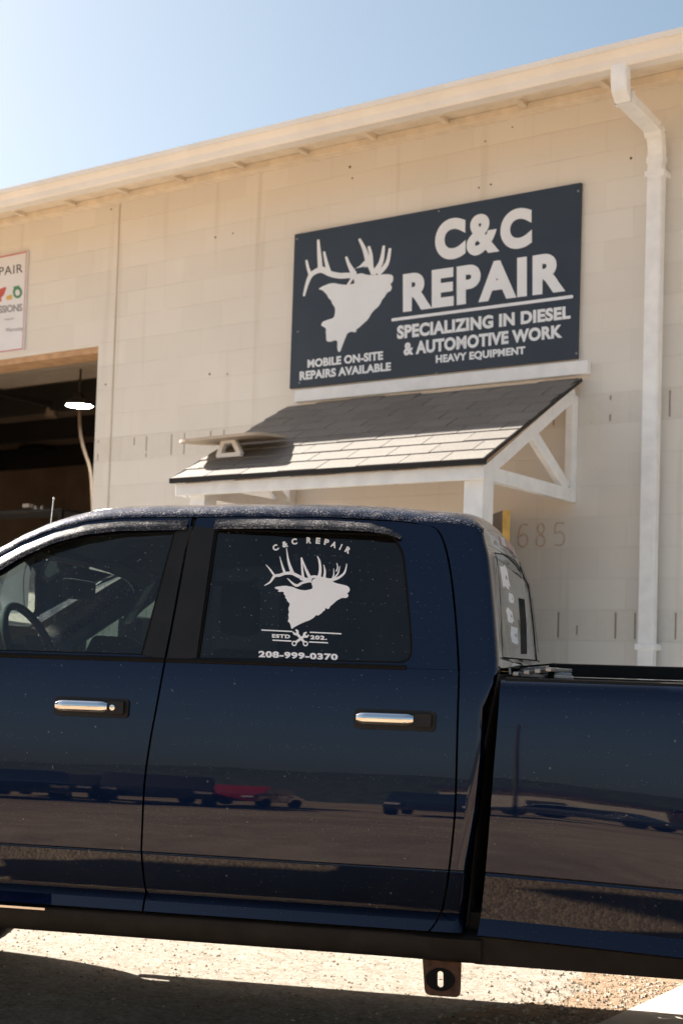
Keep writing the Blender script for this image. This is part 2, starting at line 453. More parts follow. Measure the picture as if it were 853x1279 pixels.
def ray(x, y): return Fv + XI * ((x - PPX) / FPX) - YI * ((y - PPY) / FPX)
def Wp(x, y, n=0.0):            # photo point -> wall frame (u, z) on the plane standing n in front of the wall
    d = ray(x, y); t = (-WD + n - CAM.dot(WN)) / d.dot(WN); P = CAM + d * t
    return P.dot(WU), P.z
def W3(x, y, n=0.0):
    u, z = Wp(x, y, n); return (u, -n, z)
def Gp(x, y, z=0.0):
    d = ray(x, y); t = (z - HC) / d.z; return CAM + d * t
def interp(tab, t):
    if t <= tab[0][0]: return tab[0][1]
    for (a, b), (c, d) in zip(tab, tab[1:]):
        if t <= c: return b + (d - b) * (t - a) / (c - a)
    return tab[-1][1]
def smooth_tab(tab, t):         # monotone cubic through the table
    n = len(tab)
    if t <= tab[0][0]: return tab[0][1]
    if t >= tab[-1][0]: return tab[-1][1]
    d = [(tab[i + 1][1] - tab[i][1]) / (tab[i + 1][0] - tab[i][0]) for i in range(n - 1)]
    m = [d[0]] + [0 if d[i - 1] * d[i] <= 0 else 2 * d[i - 1] * d[i] / (d[i - 1] + d[i]) for i in range(1, n - 1)] + [d[-1]]
    for i in range(n - 1):
        x0, x1 = tab[i][0], tab[i + 1][0]
        if t <= x1:
            h = x1 - x0; q = (t - x0) / h
            return ((1 + 2 * q) * (1 - q) ** 2 * tab[i][1] + q * (1 - q) ** 2 * h * m[i]
                    + q * q * (3 - 2 * q) * tab[i + 1][1] + q * q * (q - 1) * h * m[i + 1])
YS_LOW = [(.40, .075), (.56, .050), (.578, .030), (.588, .000), (.630, .040), (.638, .052), (.640, .055)]
YS_MID = [(.640, .055), (.70, .031), (.775, .0035)]
YS_UP = [(.785, 0.0), (.92, .0015), (1.06, .008), (1.17, .0165), (1.28, .028), (1.38, .045), (1.43, .060), (1.53, .091), (1.88, .200), (1.95, .222)]
def ys(z):                      # side of the cab: how far in it is at height z
    if z < .640: return interp(YS_LOW, z)
    if z < .775: return interp(YS_MID, z)
    if z < .785: return .0035 + .004 * math.sin((z - .775) / .01 * math.pi) - .0035 * (z - .775) / .01
    return smooth_tab(YS_UP, z)
def Tp(x, y, off=0.0, yc=None): # photo point -> truck frame (u, z) on the body side
    z = 1.4
    for _ in range(8):
        yy = (ys(z) if yc is None else yc) + off
        d = ray(x, y); t = (-TD - yy - CAM.dot(TN)) / d.dot(TN); P = CAM + d * t
        z = P.z
    return P.dot(TU), z
def side(off=0.0): return lambda u, z: (u, ys(z) + off, z)
def rnd_poly(pts, r, k=5):      # rounds the corners of an outline; r one radius or one each
    out = []; n = len(pts)
    for i in range(n):
        p = Vector(pts[i]); a = Vector(pts[i - 1]); b = Vector(pts[(i + 1) % n])
        rr = r[i] if isinstance(r, (list, tuple)) else r
        if rr <= 0: out.append(tuple(p)); continue
        da, db = (a - p), (b - p); q = min(rr, da.length * .45, db.length * .45)
        A, B = p + da.normalized() * q, p + db.normalized() * q
        for j in range(k + 1):
            t = j / k; out.append(tuple(A * (1 - t) ** 2 + p * 2 * t * (1 - t) + B * t * t))
    return out
def strip(pts, widths):         # a tapering band along a line, as an outline
    L, R = [], []
    P = [Vector(p) for p in pts]
    for i, p in enumerate(P):
        d = (P[min(i + 1, len(P) - 1)] - P[max(i - 1, 0)]).normalized(); n = Vector((-d.y, d.x))
        L.append(tuple(p + n * widths[i] / 2)); R.append(tuple(p - n * widths[i] / 2))
    return L + R[::-1]
def smooth_line(pts, widths, k=4):
    out, ow = [], []; n = len(pts)
    for i in range(n - 1):
        p0, p1, p2, p3 = [Vector(pts[max(0, min(n - 1, j))]) for j in (i - 1, i, i + 1, i + 2)]
        for j in range(k):
            t = j / k
            out.append(tuple(.5 * (2 * p1 + (p2 - p0) * t + (2 * p0 - 5 * p1 + 4 * p2 - p3) * t * t + (3 * p1 - p0 - 3 * p2 + p3) * t ** 3)))
            ow.append(widths[i] + (widths[i + 1] - widths[i]) * t)
    out.append(tuple(pts[-1])); ow.append(widths[-1]); return out, ow
_glyph = {}
def glyphs(text, bold=.02, spacing=1.0):
    key = (text, bold, spacing)
    if key not in _glyph:
        c = bpy.data.curves.new('lettering', 'FONT'); c.body = text; c.offset = bold; c.space_character = spacing; c.resolution_u = 8
        o = bpy.data.objects.new('lettering', c); COL.objects.link(o)
        dg = bpy.context.evaluated_depsgraph_get(); dg.update()
        me = bpy.data.meshes.new_from_object(o.evaluated_get(dg))
        vs = [(v.co.x, v.co.y) for v in me.vertices]; fs = [tuple(p.vertices) for p in me.polygons]
        bpy.data.objects.remove(o); bpy.data.curves.remove(c); bpy.data.meshes.remove(me)
        xs = [v[0] for v in vs]; yv = [v[1] for v in vs]
        x0, x1, y0, y1 = min(xs), max(xs), min(yv), max(yv)
        _glyph[key] = ([((a - x0) / (x1 - x0), (b - y0) / (y1 - y0)) for a, b in vs], fs, (x1 - x0) / (y1 - y0))
    return _glyph[key]
def write(mb, text, quad, fn, bold=.02, mi=0, spacing=1.0):
    """quad: TL, TR, BR, BL in surface coordinates; fn(u, z) -> frame point"""
    vs, fs, _ = glyphs(text, bold, spacing)
    TL, TR, BR, BL = [Vector(q) for q in quad]; out = []
    for a, b in vs:
        p = (TL * (1 - a) + TR * a) * b + (BL * (1 - a) + BR * a) * (1 - b)
        out.append(fn(p.x, p.y))
    mb.add(out, fs, mi)
def struct(o): o['kind'] = 'structure'; return o

# ------------------------------------------------------------------ ground
g = MB(); R = 900
g.add([(-R, -R, 0), (R, -R, 0), (R, R, 0), (-R, R, 0)], [(0, 1, 2, 3)])
struct(g.build('ground', 'gravel_ground'))
# bleached asphalt in front of the shop, in the wall's frame
g = MB(); edge = []
N_ = 60
for i in range(N_ + 1):
    u = -16 + 20 * i / N_
    edge.append((u, -4.75 - .25 * math.sin(u * 1.3) - .12 * math.sin(u * 4.1) - random.uniform(0, .08), .004))
top = [(p[0], -.0, .004) for p in edge]
g.grid([edge, top])
struct(g.build('asphalt_apron', 'bleached_asphalt', fr='W'))
# concrete slab by the entrance, square to the wall
a0 = Gp(788, 1279); ua = a0.dot(WU); a1 = Gp(853, 1237); ub = a1.dot(WU)
g = MB(); g.box(min(ua, ub) - .02, min(ua, ub) + 3.2, -3.9, -.02, -.05, .012)
struct(g.build('concrete_slab', 'concrete', fr='W', bevel=.006))
g = MB(); ue = min(ua, ub) - .02; rows = [[], []]
for i in range(61):
    y = -4.3 + 3.0 * i / 60
    rows[0].append((ue - .34 - .14 * math.sin(y * 5.1) - random.uniform(0, .12), y, .008)); rows[1].append((ue - .002, y, .008))
g.grid(rows); struct(g.build('dirt_strip', 'dirt', fr='W'))
g = MB()
def pebble(mb, p, s):
    v = []
    for d in ((1, 0, 0), (-1, 0, 0), (0, 1, 0), (0, -1, 0), (0, 0, .7), (0, 0, -.7)):
        v.append(Vector(p) + Vector(d) * s * random.uniform(.6, 1.3) + Vector((random.uniform(-.3, .3) * s, random.uniform(-.3, .3) * s, 0)))
    mb.add(v, [(0, 2, 4), (2, 1, 4), (1, 3, 4), (3, 0, 4), (2, 0, 5), (1, 2, 5), (3, 1, 5), (0, 3, 5)])
for i in range(2600):
    u = random.uniform(-3.6, .9); y = random.uniform(1.0, 3.2)
    p = to_world('T', (u, y, .006)); pebble(g, p, random.choice((.003, .004, .004, .005, .006, .008)))
for i in range(1500):
    y = random.uniform(-4.3, -2.2); p = to_world('W', (ue - abs(random.gauss(0, .25)), y, .01)); pebble(g, p, random.choice((.004, .005, .006, .008, .011)))
o = g.build('gravel', 'pebble'); setp(o, 'loose pale gravel scattered over the sunlit asphalt beyond the truck', 'gravel', kind='stuff')

# ------------------------------------------------------------------ shop building (wall frame: x along, y into the building, z up)
B = thing('repair_shop', 'W', (-6, 0, 0), 'cream painted block repair shop with an open garage door and white gutter', 'building')
JU = -8.473; DZ = 4.05; DL = -12.6      # garage opening
ED0, ED1, EDZ = -5.78, -4.86, 2.40      # entrance under the awning
def wall_quad(mb, u0, u1, z0, z1): mb.box(u0, u1, 0, .2, z0, z1)
m = MB()
wall_quad(m, -18, DL, 0, 5.6); wall_quad(m, DL, JU, DZ, 5.6); wall_quad(m, JU, ED0, 0, 5.6)
wall_quad(m, ED0, ED1, EDZ, 5.6); wall_quad(m, ED1, 7, 0, 5.6)
m.build('wall', 'block_wall', B)
# other walls, floor and ceiling of the bay
m = MB()
m.box(-18, -17.8, .2, 13, 0, 5.6); m.box(6.8, 7, .2, 13, 0, 5.6); m.box(-17.9, 6.9, 8.8, 9, 0, 5.6); m.box(-8.2, -8.0, .2, 8.8, 0, 5.3)
m.build('inner_wall', 'inner_wall', B)
m = MB(); m.box(-17.8, 6.8, .2, 12.8, 4.75, 4.82); m.build('ceiling', 'inner_ceiling', B)
m = MB(); m.box(-17.8, -8.2, .0, 12.8, .003, .02); m.build('floor', 'concrete', B)
# steel header lining of the opening
m = MB(); m.box(DL, JU, .02, .26, DZ - .05, DZ - .002); m.build('door_header', 'lumber', B)
# control joint, eave trim, rafters, soffit, fascia
uj = Wp(142, 460)[0]
m = MB(); m.box(uj - .007, uj + .007, -.004, .01, .02, 5.24); m.build('control_joint', 'caulk', B)
m = MB(); m.box(-18.4, 7.4, -.09, -.001, 5.238, 5.292); m.build('frieze_board', 'soffit_paint', B, bevel=.004)
m = MB(); m.box(-18.4, 7.4, -.585, -.002, 5.294, 5.304); m.build('soffit', 'soffit_paint', B)
for i in range(42):
    u = -18 + .61 * i + .12
    m = MB(); m.box(u - .02, u + .02, -.56, -.092, 5.262, 5.2935); m.build('rafter_tail', 'soffit_paint', B)
m = MB(); m.box(-18.4, 7.4, -.60, -.565, 5.112, 5.293); m.build('fascia', 'soffit_paint', B, bevel=.003)
m = MB(); m.add([(-18.5, -.58, 5.3065), (7.5, -.58, 5.3065), (7.5, 13.3, 6.75), (-18.5, 13.3, 6.75), (-18.5, -.58, 5.312), (7.5, -.58, 5.312), (7.5, 13.3, 6.80), (-18.5, 13.3, 6.80)],
    [(0, 1, 2, 3), (7, 6, 5, 4), (0, 4, 5, 1), (1, 5, 6, 2), (2, 6, 7, 3), (3, 7, 4, 0)])
m.build('roof', 'grey_metal', B)
gp = [(-.605, 5.112), (-.69, 5.112), (-.70, 5.125), (-.705, 5.165), (-.735, 5.20), (-.752, 5.205), (-.752, 5.24), (-.735, 5.24), (-.735, 5.225), (-.62, 5.225), (-.62, 5.245), (-.605, 5.245)]
m = MB(); m.prism(gp, 'x', -18.5, 7.5); gut = m.build('gutter', 'gutter_paint', B)
# downspout: rectangular pipe with two elbows
up = Wp(818, 250, .09)[0]
path = [(-.665, 5.13), (-.665, 5.00), (-.652, 4.945), (-.615, 4.90), (-.16, 4.745), (-.10, 4.715), (-.075, 4.66), (-.075, 4.55), (-.075, .12)]
path = [(-.665, 5.13), (-.665, 5.03), (-.655, 4.985), (-.62, 4.95)]
yb, zb = Wp(812, 176, .09)[1], 0
zk = Wp(815, 182, .09)[1]
path += [(-.14, zk + .10), (-.098, zk + .055), (-.075, zk - .01), (-.075, zk - .16), (-.075, .10)]
rows = []
for i, (y, z) in enumerate(path):
    a = path[max(i - 1, 0)]; b = path[min(i + 1, len(path) - 1)]
    d = Vector((b[0] - a[0], b[1] - a[1])).normalized(); nn = Vector((-d.y, d.x))
    hw, hd = (.052, .036)
    row = []
    for s, t in ((-1, -.8), (-.85, -1), (.85, -1), (1, -.8), (1, .8), (.85, 1), (-.85, 1), (-1, .8)):
        row.append((up + s * hw, y + nn.x * t * hd, z + nn.y * t * hd))
    rows.append(row)
m = MB(); m.grid(rows, close=True); ds = m.build('downspout', 'white_trim', B, smooth=28)
for (y0, z0, sc) in ((-.62, 4.95, 1.09), (-.14, zk + .10, 1.09), (-.075, zk - .07, 1.07)):
    i = min(range(len(path)), key=lambda k: abs(path[k][0] - y0) + abs(path[k][1] - z0))
    b = path[i + 1]; a = path[i]; d = Vector((b[0] - a[0], b[1] - a[1])).normalized(); nn = Vector((-d.y, d.x)); rr = []
    for q in (0.0, .045):
        c = Vector((y0, z0)) + d * q
        rr.append([(up + s * .052 * sc, c.x + nn.x * t * .036 * sc, c.y + nn.y * t * .036 * sc) for s, t in ((-1, -1), (1, -1), (1, 1), (-1, 1))])
    mm = MB(); mm.grid(rr, close=True); mm.build('sleeve', 'white_trim', ds)
zs = Wp(816, 217, .09)[1]
for z in (zs, 2.9 - 1.3):
    m = MB(); m.box(up - .066, up + .066, -.116, -.0, z - .02, z + .02); m.build('strap', 'white_trim', ds, bevel=.004)
# ghost of the removed street number
for ch, x0, x1 in (('6', 647, 659), ('8', 670, 680.5), ('5', 692, 705)):
    u0, za = Wp(x0, 655); u1, zb2 = Wp(x1, 682)
    zt, zl = 2.415, 2.262
    c = ((u0 + u1) / 2, (zt + zl) / 2)
    # only outlines of grime are left: build the strokes as narrow bands
    if ch == '6': ln = [(.95, .95), (.55, 1.0), (.2, .85), (.05, .45), (.1, .12), (.5, .0), (.9, .12), (.95, .4), (.6, .56), (.15, .45)]
    elif ch == '8': ln = [(.5, .52), (.15, .68), (.2, .92), (.5, 1.0), (.8, .92), (.85, .68), (.5, .52), (.1, .38), (.08, .1), (.5, 0), (.92, .1), (.9, .38), (.5, .52)]
    else: ln = [(.9, .98), (.2, .98), (.12, .55), (.5, .62), (.9, .48), (.95, .2), (.7, .03), (.1, .05)]
    pts = [(u0 + a * (u1 - u0), zl + b * (zt - zl)) for a, b in ln]
    pp, ww = smooth_line(pts, [.013] * len(pts), 3); m = MB()
    for i in range(len(pp) - 1):
        m.poly(strip(pp[i:i + 2], ww[i:i + 2]), fn=lambda a, b: (a, -.0015 - .00002 * (i % 5), b))
    m.build('numeral', 'numeral', B, fixn=False)
# old anchor holes and rust marks
for x, y, r in ((437, 208, .018), (440, 222, .010), (598, 234, .012), (613, 230, .012), (139, 261, .012), (269, 296, .014), (291, 291, .010), (262, 467, .016), (284, 467, .010), (132, 480, .013), (788, 197, .016), (547, 156, .010), (606, 176, .010), (640, 158, .008)):
    u, z = Wp(x, y); m = MB(); m.lathe((u, -.001, z), [(0.0005, -.003), (r * .45, -.003), (r * .6, 0.002)], 'y', 8); m.build('anchor_hole', 'rust', B)
# entrance: frame and recess
m = MB(); m.box(ED0 - .06, ED0, -.02, .2, 0, EDZ + .06); m.box(ED1, ED1 + .06, -.02, .2, 0, EDZ + .06); m.box(ED0, ED1, -.02, .2, EDZ, EDZ + .06)
m.build('door_frame', 'lumber', B, bevel=.004)
# door leaf folded back towards the wall on its right-hand hinges
dm = MB(); hx, hy = ED1 + .03, -.03; dd = Vector((.70, -.714, 0)); dn = Vector((.714, .70, 0)); L = .88
def leaf(t, q, z): p = Vector((hx, hy, z)) + dd * t + dn * q; return p
for t0, t1, mi in ((0, L - .012, 0), (L - .012, L, 1)):
    v = [leaf(t, q, z) for t in (t0, t1) for q in (-.0225, .0225) for z in (.04, 2.43)]
    dm.add(v, [(0, 1, 3, 2), (4, 6, 7, 5), (0, 4, 5, 1), (2, 3, 7, 6), (0, 2, 6, 4), (1, 5, 7, 3)], mi)
dm.build('entrance_door', ['door_dark', 'yellow_paint'], B)

# ------------------------------------------------------------------ awning
A0, A1 = -6.42, -4.03
RZ0, RZ1, RN = 3.385, 2.655, 1.31        # roof line: at the wall, at the front edge, projection
A = thing('entrance_awning', 'W', ((A0 + A1) / 2, 0, 0), 'shingled lean-to awning on white posts over the shop entrance', 'awning')
def rz(n): return RZ0 + (RZ1 - RZ0) * n / RN
m = MB(); m.add([(A0, -.04, rz(.04) - .03), (A1, -.04, rz(.04) - .03), (A1, -RN + .01, RZ1 - .03), (A0, -RN + .01, RZ1 - .03), (A0, -.04, rz(.04) - .008), (A1, -.04, rz(.04) - .008), (A1, -RN + .01, RZ1 - .008), (A0, -RN + .01, RZ1 - .008)],
    [(0, 3, 2, 1), (4, 5, 6, 7), (0, 1, 5, 4), (1, 2, 6, 5), (2, 3, 7, 6), (3, 0, 4, 7)])
m.build('roof_deck', 'lumber', A)
m = MB(); NC = 9; sl_ = RN / NC
for k in range(NC):
    nf = RN + .015 - k * sl_; nb = nf - sl_ - .05
    tabs = []; u = A0 - .015 - (0.15 if k % 2 else 0) - random.uniform(0, .04)
    while u < A1 + .015:
        w_ = .305; tabs.append((max(u, A0 - .015), min(u + w_ - .007, A1 + .015))); u += w_
    for a, b in tabs:
        if b - a < .02: continue
        lift = random.uniform(0, .003); tone = random.choice((0.02, .15, .3, .5, .75, 1.0))
        df = random.uniform(-.004, .004)
        nf2 = nf + df; nb2 = max(nb, .03)
        zf, zbk = rz(nf2) + .012 + lift, rz(nb2) + .002
        wob = .012 * math.sin((a - A0) * 3.1) if k == NC - 1 else 0
        v = [(a, -nf2, zf), (b, -nf2, zf), (b, -nb2, zbk + wob), (a, -nb2, zbk + wob), (a, -nf2, zf - .011), (b, -nf2, zf - .011), (b, -nb2, zbk - .004), (a, -nb2, zbk - .004)]
        m.add(v, [(0, 3, 2, 1), (0, 1, 5, 4), (1, 2, 6, 5), (3, 0, 4, 7), (4, 5, 6, 7)], 0, tone)
m.build('shingle_roof', 'shingle', A)
m = MB(); m.box(A0 - .02, A1 + .02, -RN - .022, -RN + .006, RZ1 - .032, RZ1 - .001); m.bar((A1 + .012, -.03, rz(.03) - .010), (A1 + .012, -RN - .02, RZ1 - .010), .012, .022); m.bar((A0 - .012, -.03, rz(.03) - .018), (A0 - .012, -RN - .02, RZ1 - .018), .012, .035)
m.build('drip_edge', 'black_trim', A)
m = MB(); m.box(A0 + .01, A1 - .0, -RN + .012, -RN + .05, RZ1 - .115, RZ1 - .034); m.build('front_beam', 'white_trim', A, bevel=.004)
zb0 = Wp(732, 470, .05)[1]
m = MB(); m.box(Wp(368, 495, .05)[0], Wp(734, 460, .05)[0], -.055, -.001, 3.392, 3.482); m.build('ledger_board', 'white_trim', A, bevel=.004)
for u in (A1 - .09, A0 + .17):
    m = MB(); m.box(u - .065, u + .065, -RN + .053, -RN + .183, 0, RZ1 - .09); m.build('post', 'white_trim', A, bevel=.005)
    m = MB(); m.box(u - .1, u + .1, -RN + .02, -RN + .21, 0.012, .03); m.build('post_base', 'grey_metal', A)
for u in (A1 - .045, A0 + .045):
    th = .045; zb_ = RZ1 - .065
    m = MB(); m.bar((u, -.045, rz(.045) - .09), (u, -RN + .05, RZ1 - .085), th, .085); m.build('rafter', 'white_trim', A, bevel=.003)
    m = MB(); m.bar((u - .002, -.09, zb_ + .0), (u - .002, -RN + .06, zb_ - .002), th + .006, .085); m.build('tie_beam', 'white_trim', A, bevel=.003)
    m = MB(); m.box(u - .025, u + .025, -.085, -.002, zb_ - .045, rz(.05) - .10); m.build('wall_post', 'white_trim', A, bevel=.003)
    m = MB(); m.bar((u + .001, -.12, zb_ + .04), (u + .001, -.62, rz(.62) - .13), th - .004, .085); m.build('brace', 'white_trim', A, bevel=.003)
for i in range(3):
    m = MB(); u = A0 + .5 + i * .62; m.bar((u, -.045, rz(.045) - .075), (u, -RN + .06, RZ1 - .075), .04, .085)
    m.build("rafter", "lumber", A)

# small solar lamp standing on the awning
Lm = thing('solar_lamp', 'W', (-6.17, -1.0, rz(1.0)), 'flat panel lamp on a white bracket standing on the awning shingles', 'lamp')
m = MB()
outl = rnd_poly([(-6.54, -.78), (-5.84, -.78), (-5.80, -1.22), (-6.50, -1.22)], .09)
m.prism([(p[0], p[1]) for p in outl], 'z', 0, .02)
for v in m.v: v.z += 2.947 + .10 * (v.y + 1.0) + .018 * (v.x + 6.2)
m.build('panel', 'panel_pale', Lm)
m = MB(); zr_ = rz(1.0) + .012
for y in (-1.03,):
    m.bar((-6.26, y, zr_ - .005), (-6.215, y, 2.94), .035, .035); m.bar((-6.07, y, zr_), (-6.13, y, 2.94), .035, .035)
    m.bar((-6.27, y - .002, zr_ + .002), (-6.06, y - .002, zr_ + .002), .034, .03); m.bar((-6.225, y, 2.935), (-6.12, y, 2.937), .038, .028)
m.build('bracket', 'white_trim', Lm)

# ------------------------------------------------------------------ big sign
s0, s1 = -6.427, -4.055; sz0, sz1 = 3.505, 4.692
SG = thing('shop_sign', 'W', ((s0 + s1) / 2, 0, sz0), 'large navy sign with white lettering and an elk head above the awning', 'sign')
m = MB(); m.box(s0, s1, -.028, -.003, sz0, sz1); m.build('sign_panel', 'sign_navy', SG, bevel=.002)
FS = lambda k: (lambda u, z: (u, -.0295 - k, z))
def q3(pts): return [Wp(480 + x / 3.412, 250 + y / 3.412, .03) for x, y in pts]
def text_part(name, parent, mat, items, fn):
    mb = MB()
    for t, quad, bold, spc in items:
        mb = MB(); write(mb, t, quad, fn, bold, spacing=spc); mb.build(name, mat, parent, lip=(0, .001, 0), fixn=False)
text_part('headline', SG, 'sign_white', [*[(t_, q3([(216 + 412 * a_, 86 - 62 * a_), (216 + 412 * b_, 86 - 62 * b_), (216 + 412 * b_, 262 - 66 * b_), (216 + 412 * a_, 262 - 66 * a_)]), bo_, 1.0) for t_, a_, b_, bo_ in (('C', 0, .315, .065), ('&', .325, .665, .045), ('C', .675, 1, .065))],
    ('REPAIR', q3([(79, 314), (771, 214), (771, 386), (79, 476)]), .055, 1.16)], FS(0))
text_part('services_text', SG, 'sign_white', [('SPECIALIZING IN DIESEL', q3([(54, 534), (793, 448), (793, 504), (54, 592)]), .048, 1.05),
    ('& AUTOMOTIVE WORK', q3([(82, 606), (758, 528), (758, 585), (82, 662)]), .048, 1.05),
    ('HEAVY EQUIPMENT', q3([(219, 660), (600, 621), (600, 660), (219, 700)]), .045, 1.05)], FS(0))
def q2(pts): return [Wp(360 + x / 6.093, 280 + y / 6.093, .03) for x, y in pts]
text_part('mobile_text', SG, 'sign_white', [('MOBILE ON-SITE', q2([(146, 1030), (720, 963), (720, 1030), (146, 1093)]), .045, 1.04),
    ('REPAIRS AVAILABLE', q2([(86, 1120), (780, 1048), (780, 1113), (86, 1188)]), .045, 1.04)], FS(0))
m = MB(); m.poly(rnd_poly(q3([(30, 503), (804, 402), (804, 416), (30, 516)]), .012), fn=FS(0)); m.build('rule_line', 'sign_white', SG, lip=(0, .001, 0))
def rough_outline(pts, amp, seg=5.0, seed=1):
    q = []
    for i, p in enumerate(pts):
        n_ = pts[(i + 1) % len(pts)]; q += [(p[0] * .78 + n_[0] * .22, p[1] * .78 + n_[1] * .22), (p[0] * .22 + n_[0] * .78, p[1] * .22 + n_[1] * .78)]
    pts = q
    r = random.Random(seed); out = []
    for i in range(len(pts)):
        a = Vector(pts[i]); b = Vector(pts[(i + 1) % len(pts)]); k = max(1, int((b - a).length / seg))
        for j in range(k):
            p = a.lerp(b, j / k); out.append((p.x + r.uniform(-amp, amp) * (j > 0), p.y + r.uniform(-amp, amp) * (j > 0)))
    return out
elk_body = [(228, 492), (260, 470), (310, 450), (350, 445), (390, 455), (450, 460), (508, 450), (492, 405), (520, 378), (560, 370), (600, 385), (680, 384), (740, 377), (785, 380), (800, 400), (795, 435), (775, 455), (790, 475), (780, 505), (750, 520), (735, 550), (715, 570), (700, 605), (680, 630), (655, 650), (630, 680), (610, 720), (570, 755), (540, 785), (515, 800), (518, 820), (500, 820), (480, 815), (450, 828), (440, 850), (415, 915), (395, 970), (378, 970), (372, 930), (375, 890), (358, 880), (325, 893), (290, 890), (288, 850), (287, 790), (270, 780), (248, 768), (262, 740), (300, 725), (345, 712), (355, 680), (355, 630), (335, 605), (325, 575), (305, 560), (295, 535), (275, 515), (260, 500)]
elk_antler = [([(520, 385), (450, 388), (390, 390), (320, 375), (260, 345), (215, 355), (170, 388), (140, 460), (118, 545)], [40, 42, 44, 44, 50, 38, 34, 24, 16]),
    ([(170, 388), (150, 330), (138, 270)], [30, 22, 16]), ([(245, 345), (236, 230), (228, 115)], [40, 30, 18]), ([(310, 365), (285, 270), (273, 205)], [36, 24, 16]),
    ([(500, 375), (460, 300), (440, 245)], [50, 26, 16]), ([(490, 365), (550, 330), (600, 290), (635, 340), (650, 380)], [36, 32, 40, 40, 40]), ([(610, 295), (580, 190), (540, 108)], [44, 32, 18]),
    ([(632, 320), (628, 230), (612, 165)], [34, 28, 20]), ([(645, 378), (705, 290), (728, 160)], [40, 34, 18]), ([(680, 378), (750, 300), (775, 180)], [40, 30, 20]), ([(452, 465), (495, 395)], [18, 20])]
m = MB(); m.poly([q2([p])[0] for p in rough_outline(elk_body, 2.5, 14)], fn=FS(0))
for i, (pts, ws) in enumerate(elk_antler):
    pp, ww = smooth_line(pts, ws)
    m.poly([q2([p])[0] for p in strip(pp, ww)], fn=FS(.0002 + .00008 * i))
m.build('elk_emblem', 'sign_white', SG, fixn=False)
for x, y in ((372, 414), (374, 478), (722, 238), (720, 441), (371, 298), (548, 263), (545, 466)):
    u, z = Wp(x, y, .03); m = MB(); m.lathe((u, -.03, z), [(.0004, -.004), (.006, -.003), (.008, .001)], 'y', 10); m.build('screw', 'grey_metal', SG)

# ------------------------------------------------------------------ left sign, partly out of frame
l1, lz0, lz1 = -9.362, 4.10, 4.99; l0 = l1 - 1.75
LS = thing('service_sign', 'W', ((l0 + l1) / 2, 0, lz0), 'white sign with a thin red border over the garage door', 'sign')
m = MB(); m.box(l0, l1, -.02, -.003, lz0, lz1); m.build('sign_panel', 'sign_board', LS, bevel=.002)
m = MB(); b_ = .012
m.poly([(l0 + .008, lz0 + .008), (l1 - .008, lz0 + .008), (l1 - .008, lz1 - .008), (l0 + .008, lz1 - .008)], [[(l0 + .02, lz0 + .018), (l1 - .016, lz0 + .018), (l1 - .016, lz1 - .02), (l0 + .02, lz1 - .02)]], fn=lambda u, z: (u, -.0212, z))
m.build('border', 'sign_red', LS)
FL = lambda u, z: (u, -.0215, z)
def ql(pts): return [Wp(x / 8.533, 300 + y / 8.533, .022) for x, y in pts]
text_part('headline', LS, 'sign_black', [('C&C REPAIR', ql([(-440, 352), (240, 247), (240, 340), (-440, 437)]), .0, 1.1)], FL)
text_part('transmission_text', LS, 'sign_grey', [('TRANSMISSIONS', ql([(-330, 730), (236, 672), (236, 752), (-330, 808)]), .03, .95)], FL)
text_part('warranty_text', LS, 'sign_grey', [('Warranty', ql([(58, 935), (243, 915), (243, 972), (58, 990)]), .0, 1.0), ('repair', ql([(42, 834), (155, 820), (155, 842), (42, 856)]), .01, 1.0)], FL)
m = MB(); m.poly(rnd_poly(ql([(-40, 530), (62, 492), (66, 510), (40, 585), (16, 600), (14, 655), (-6, 655), (-4, 600), (-40, 590)]), .01), fn=FL); m.build('red_mark', 'sign_red', LS)
m = MB(); m.poly(rnd_poly(ql([(66, 592), (132, 575), (130, 628), (68, 636)]), .02), fn=FL); m.build('yellow_mark', 'sign_yellow', LS)
m = MB(); ring = [(186 + 50 * math.cos(t / 20 * 2 * math.pi), 552 + 64 * math.sin(t / 20 * 2 * math.pi)) for t in range(20)]
hole = [(186 + 26 * math.cos(t / 16 * 2 * math.pi), 556 + 34 * math.sin(t / 16 * 2 * math.pi)) for t in range(16)]
m.poly(ql(ring), [ql(hole)], fn=FL); m.poly(ql([(145, 492), (205, 478), (205, 510), (145, 520)]), fn=lambda u, z: (u, -.0222, z)); m.build('green_mark', 'sign_green', LS)

# ------------------------------------------------------------------ inside the bay
def inside(x, y, n): return W3(x, y, -n)
lp = inside(99, 507, 2.2)
T_ = thing('shop_light', 'W', (lp[0], lp[1], lp[2]), 'lit round white lamp hanging inside the garage bay', 'lamp')
m = MB(); m.lathe(lp, [(.001, .0), (.135, .0), (.14, .012)], 'z', 28); m.build('lens', 'led', T_, smooth=40)
m = MB(); m.lathe(lp, [(.141, .002), (.15, .02), (.13, .05), (.05, .08), (.03, .12), (.001, .12)], 'z', 28); m.build('housing', 'dark_metal', T_, smooth=40)
m = MB(); m.tube([(lp[0], lp[1], lp[2] + .11), (lp[0], lp[1], 4.75)], .012, 8); m.build('hanger_rod', 'dark_metal', T_)
T_ = thing('air_hose', 'W', inside(100, 520, 3.0), 'pale hose hanging down behind the garage jamb', 'hose')
m = MB(); hp = [inside(x, y, 3.0) for x, y in ((99, 497), (99.5, 515), (100, 535), (102.5, 552), (107, 568), (111, 580), (114, 598), (116, 640))]
pp, ww = smooth_line([(p[0], p[2]) for p in hp], [.02] * len(hp)); m.tube([(a, hp[0][1], b) for a, b in pp], .021, 10); m.build('hose', 'hose', T_, smooth=60)
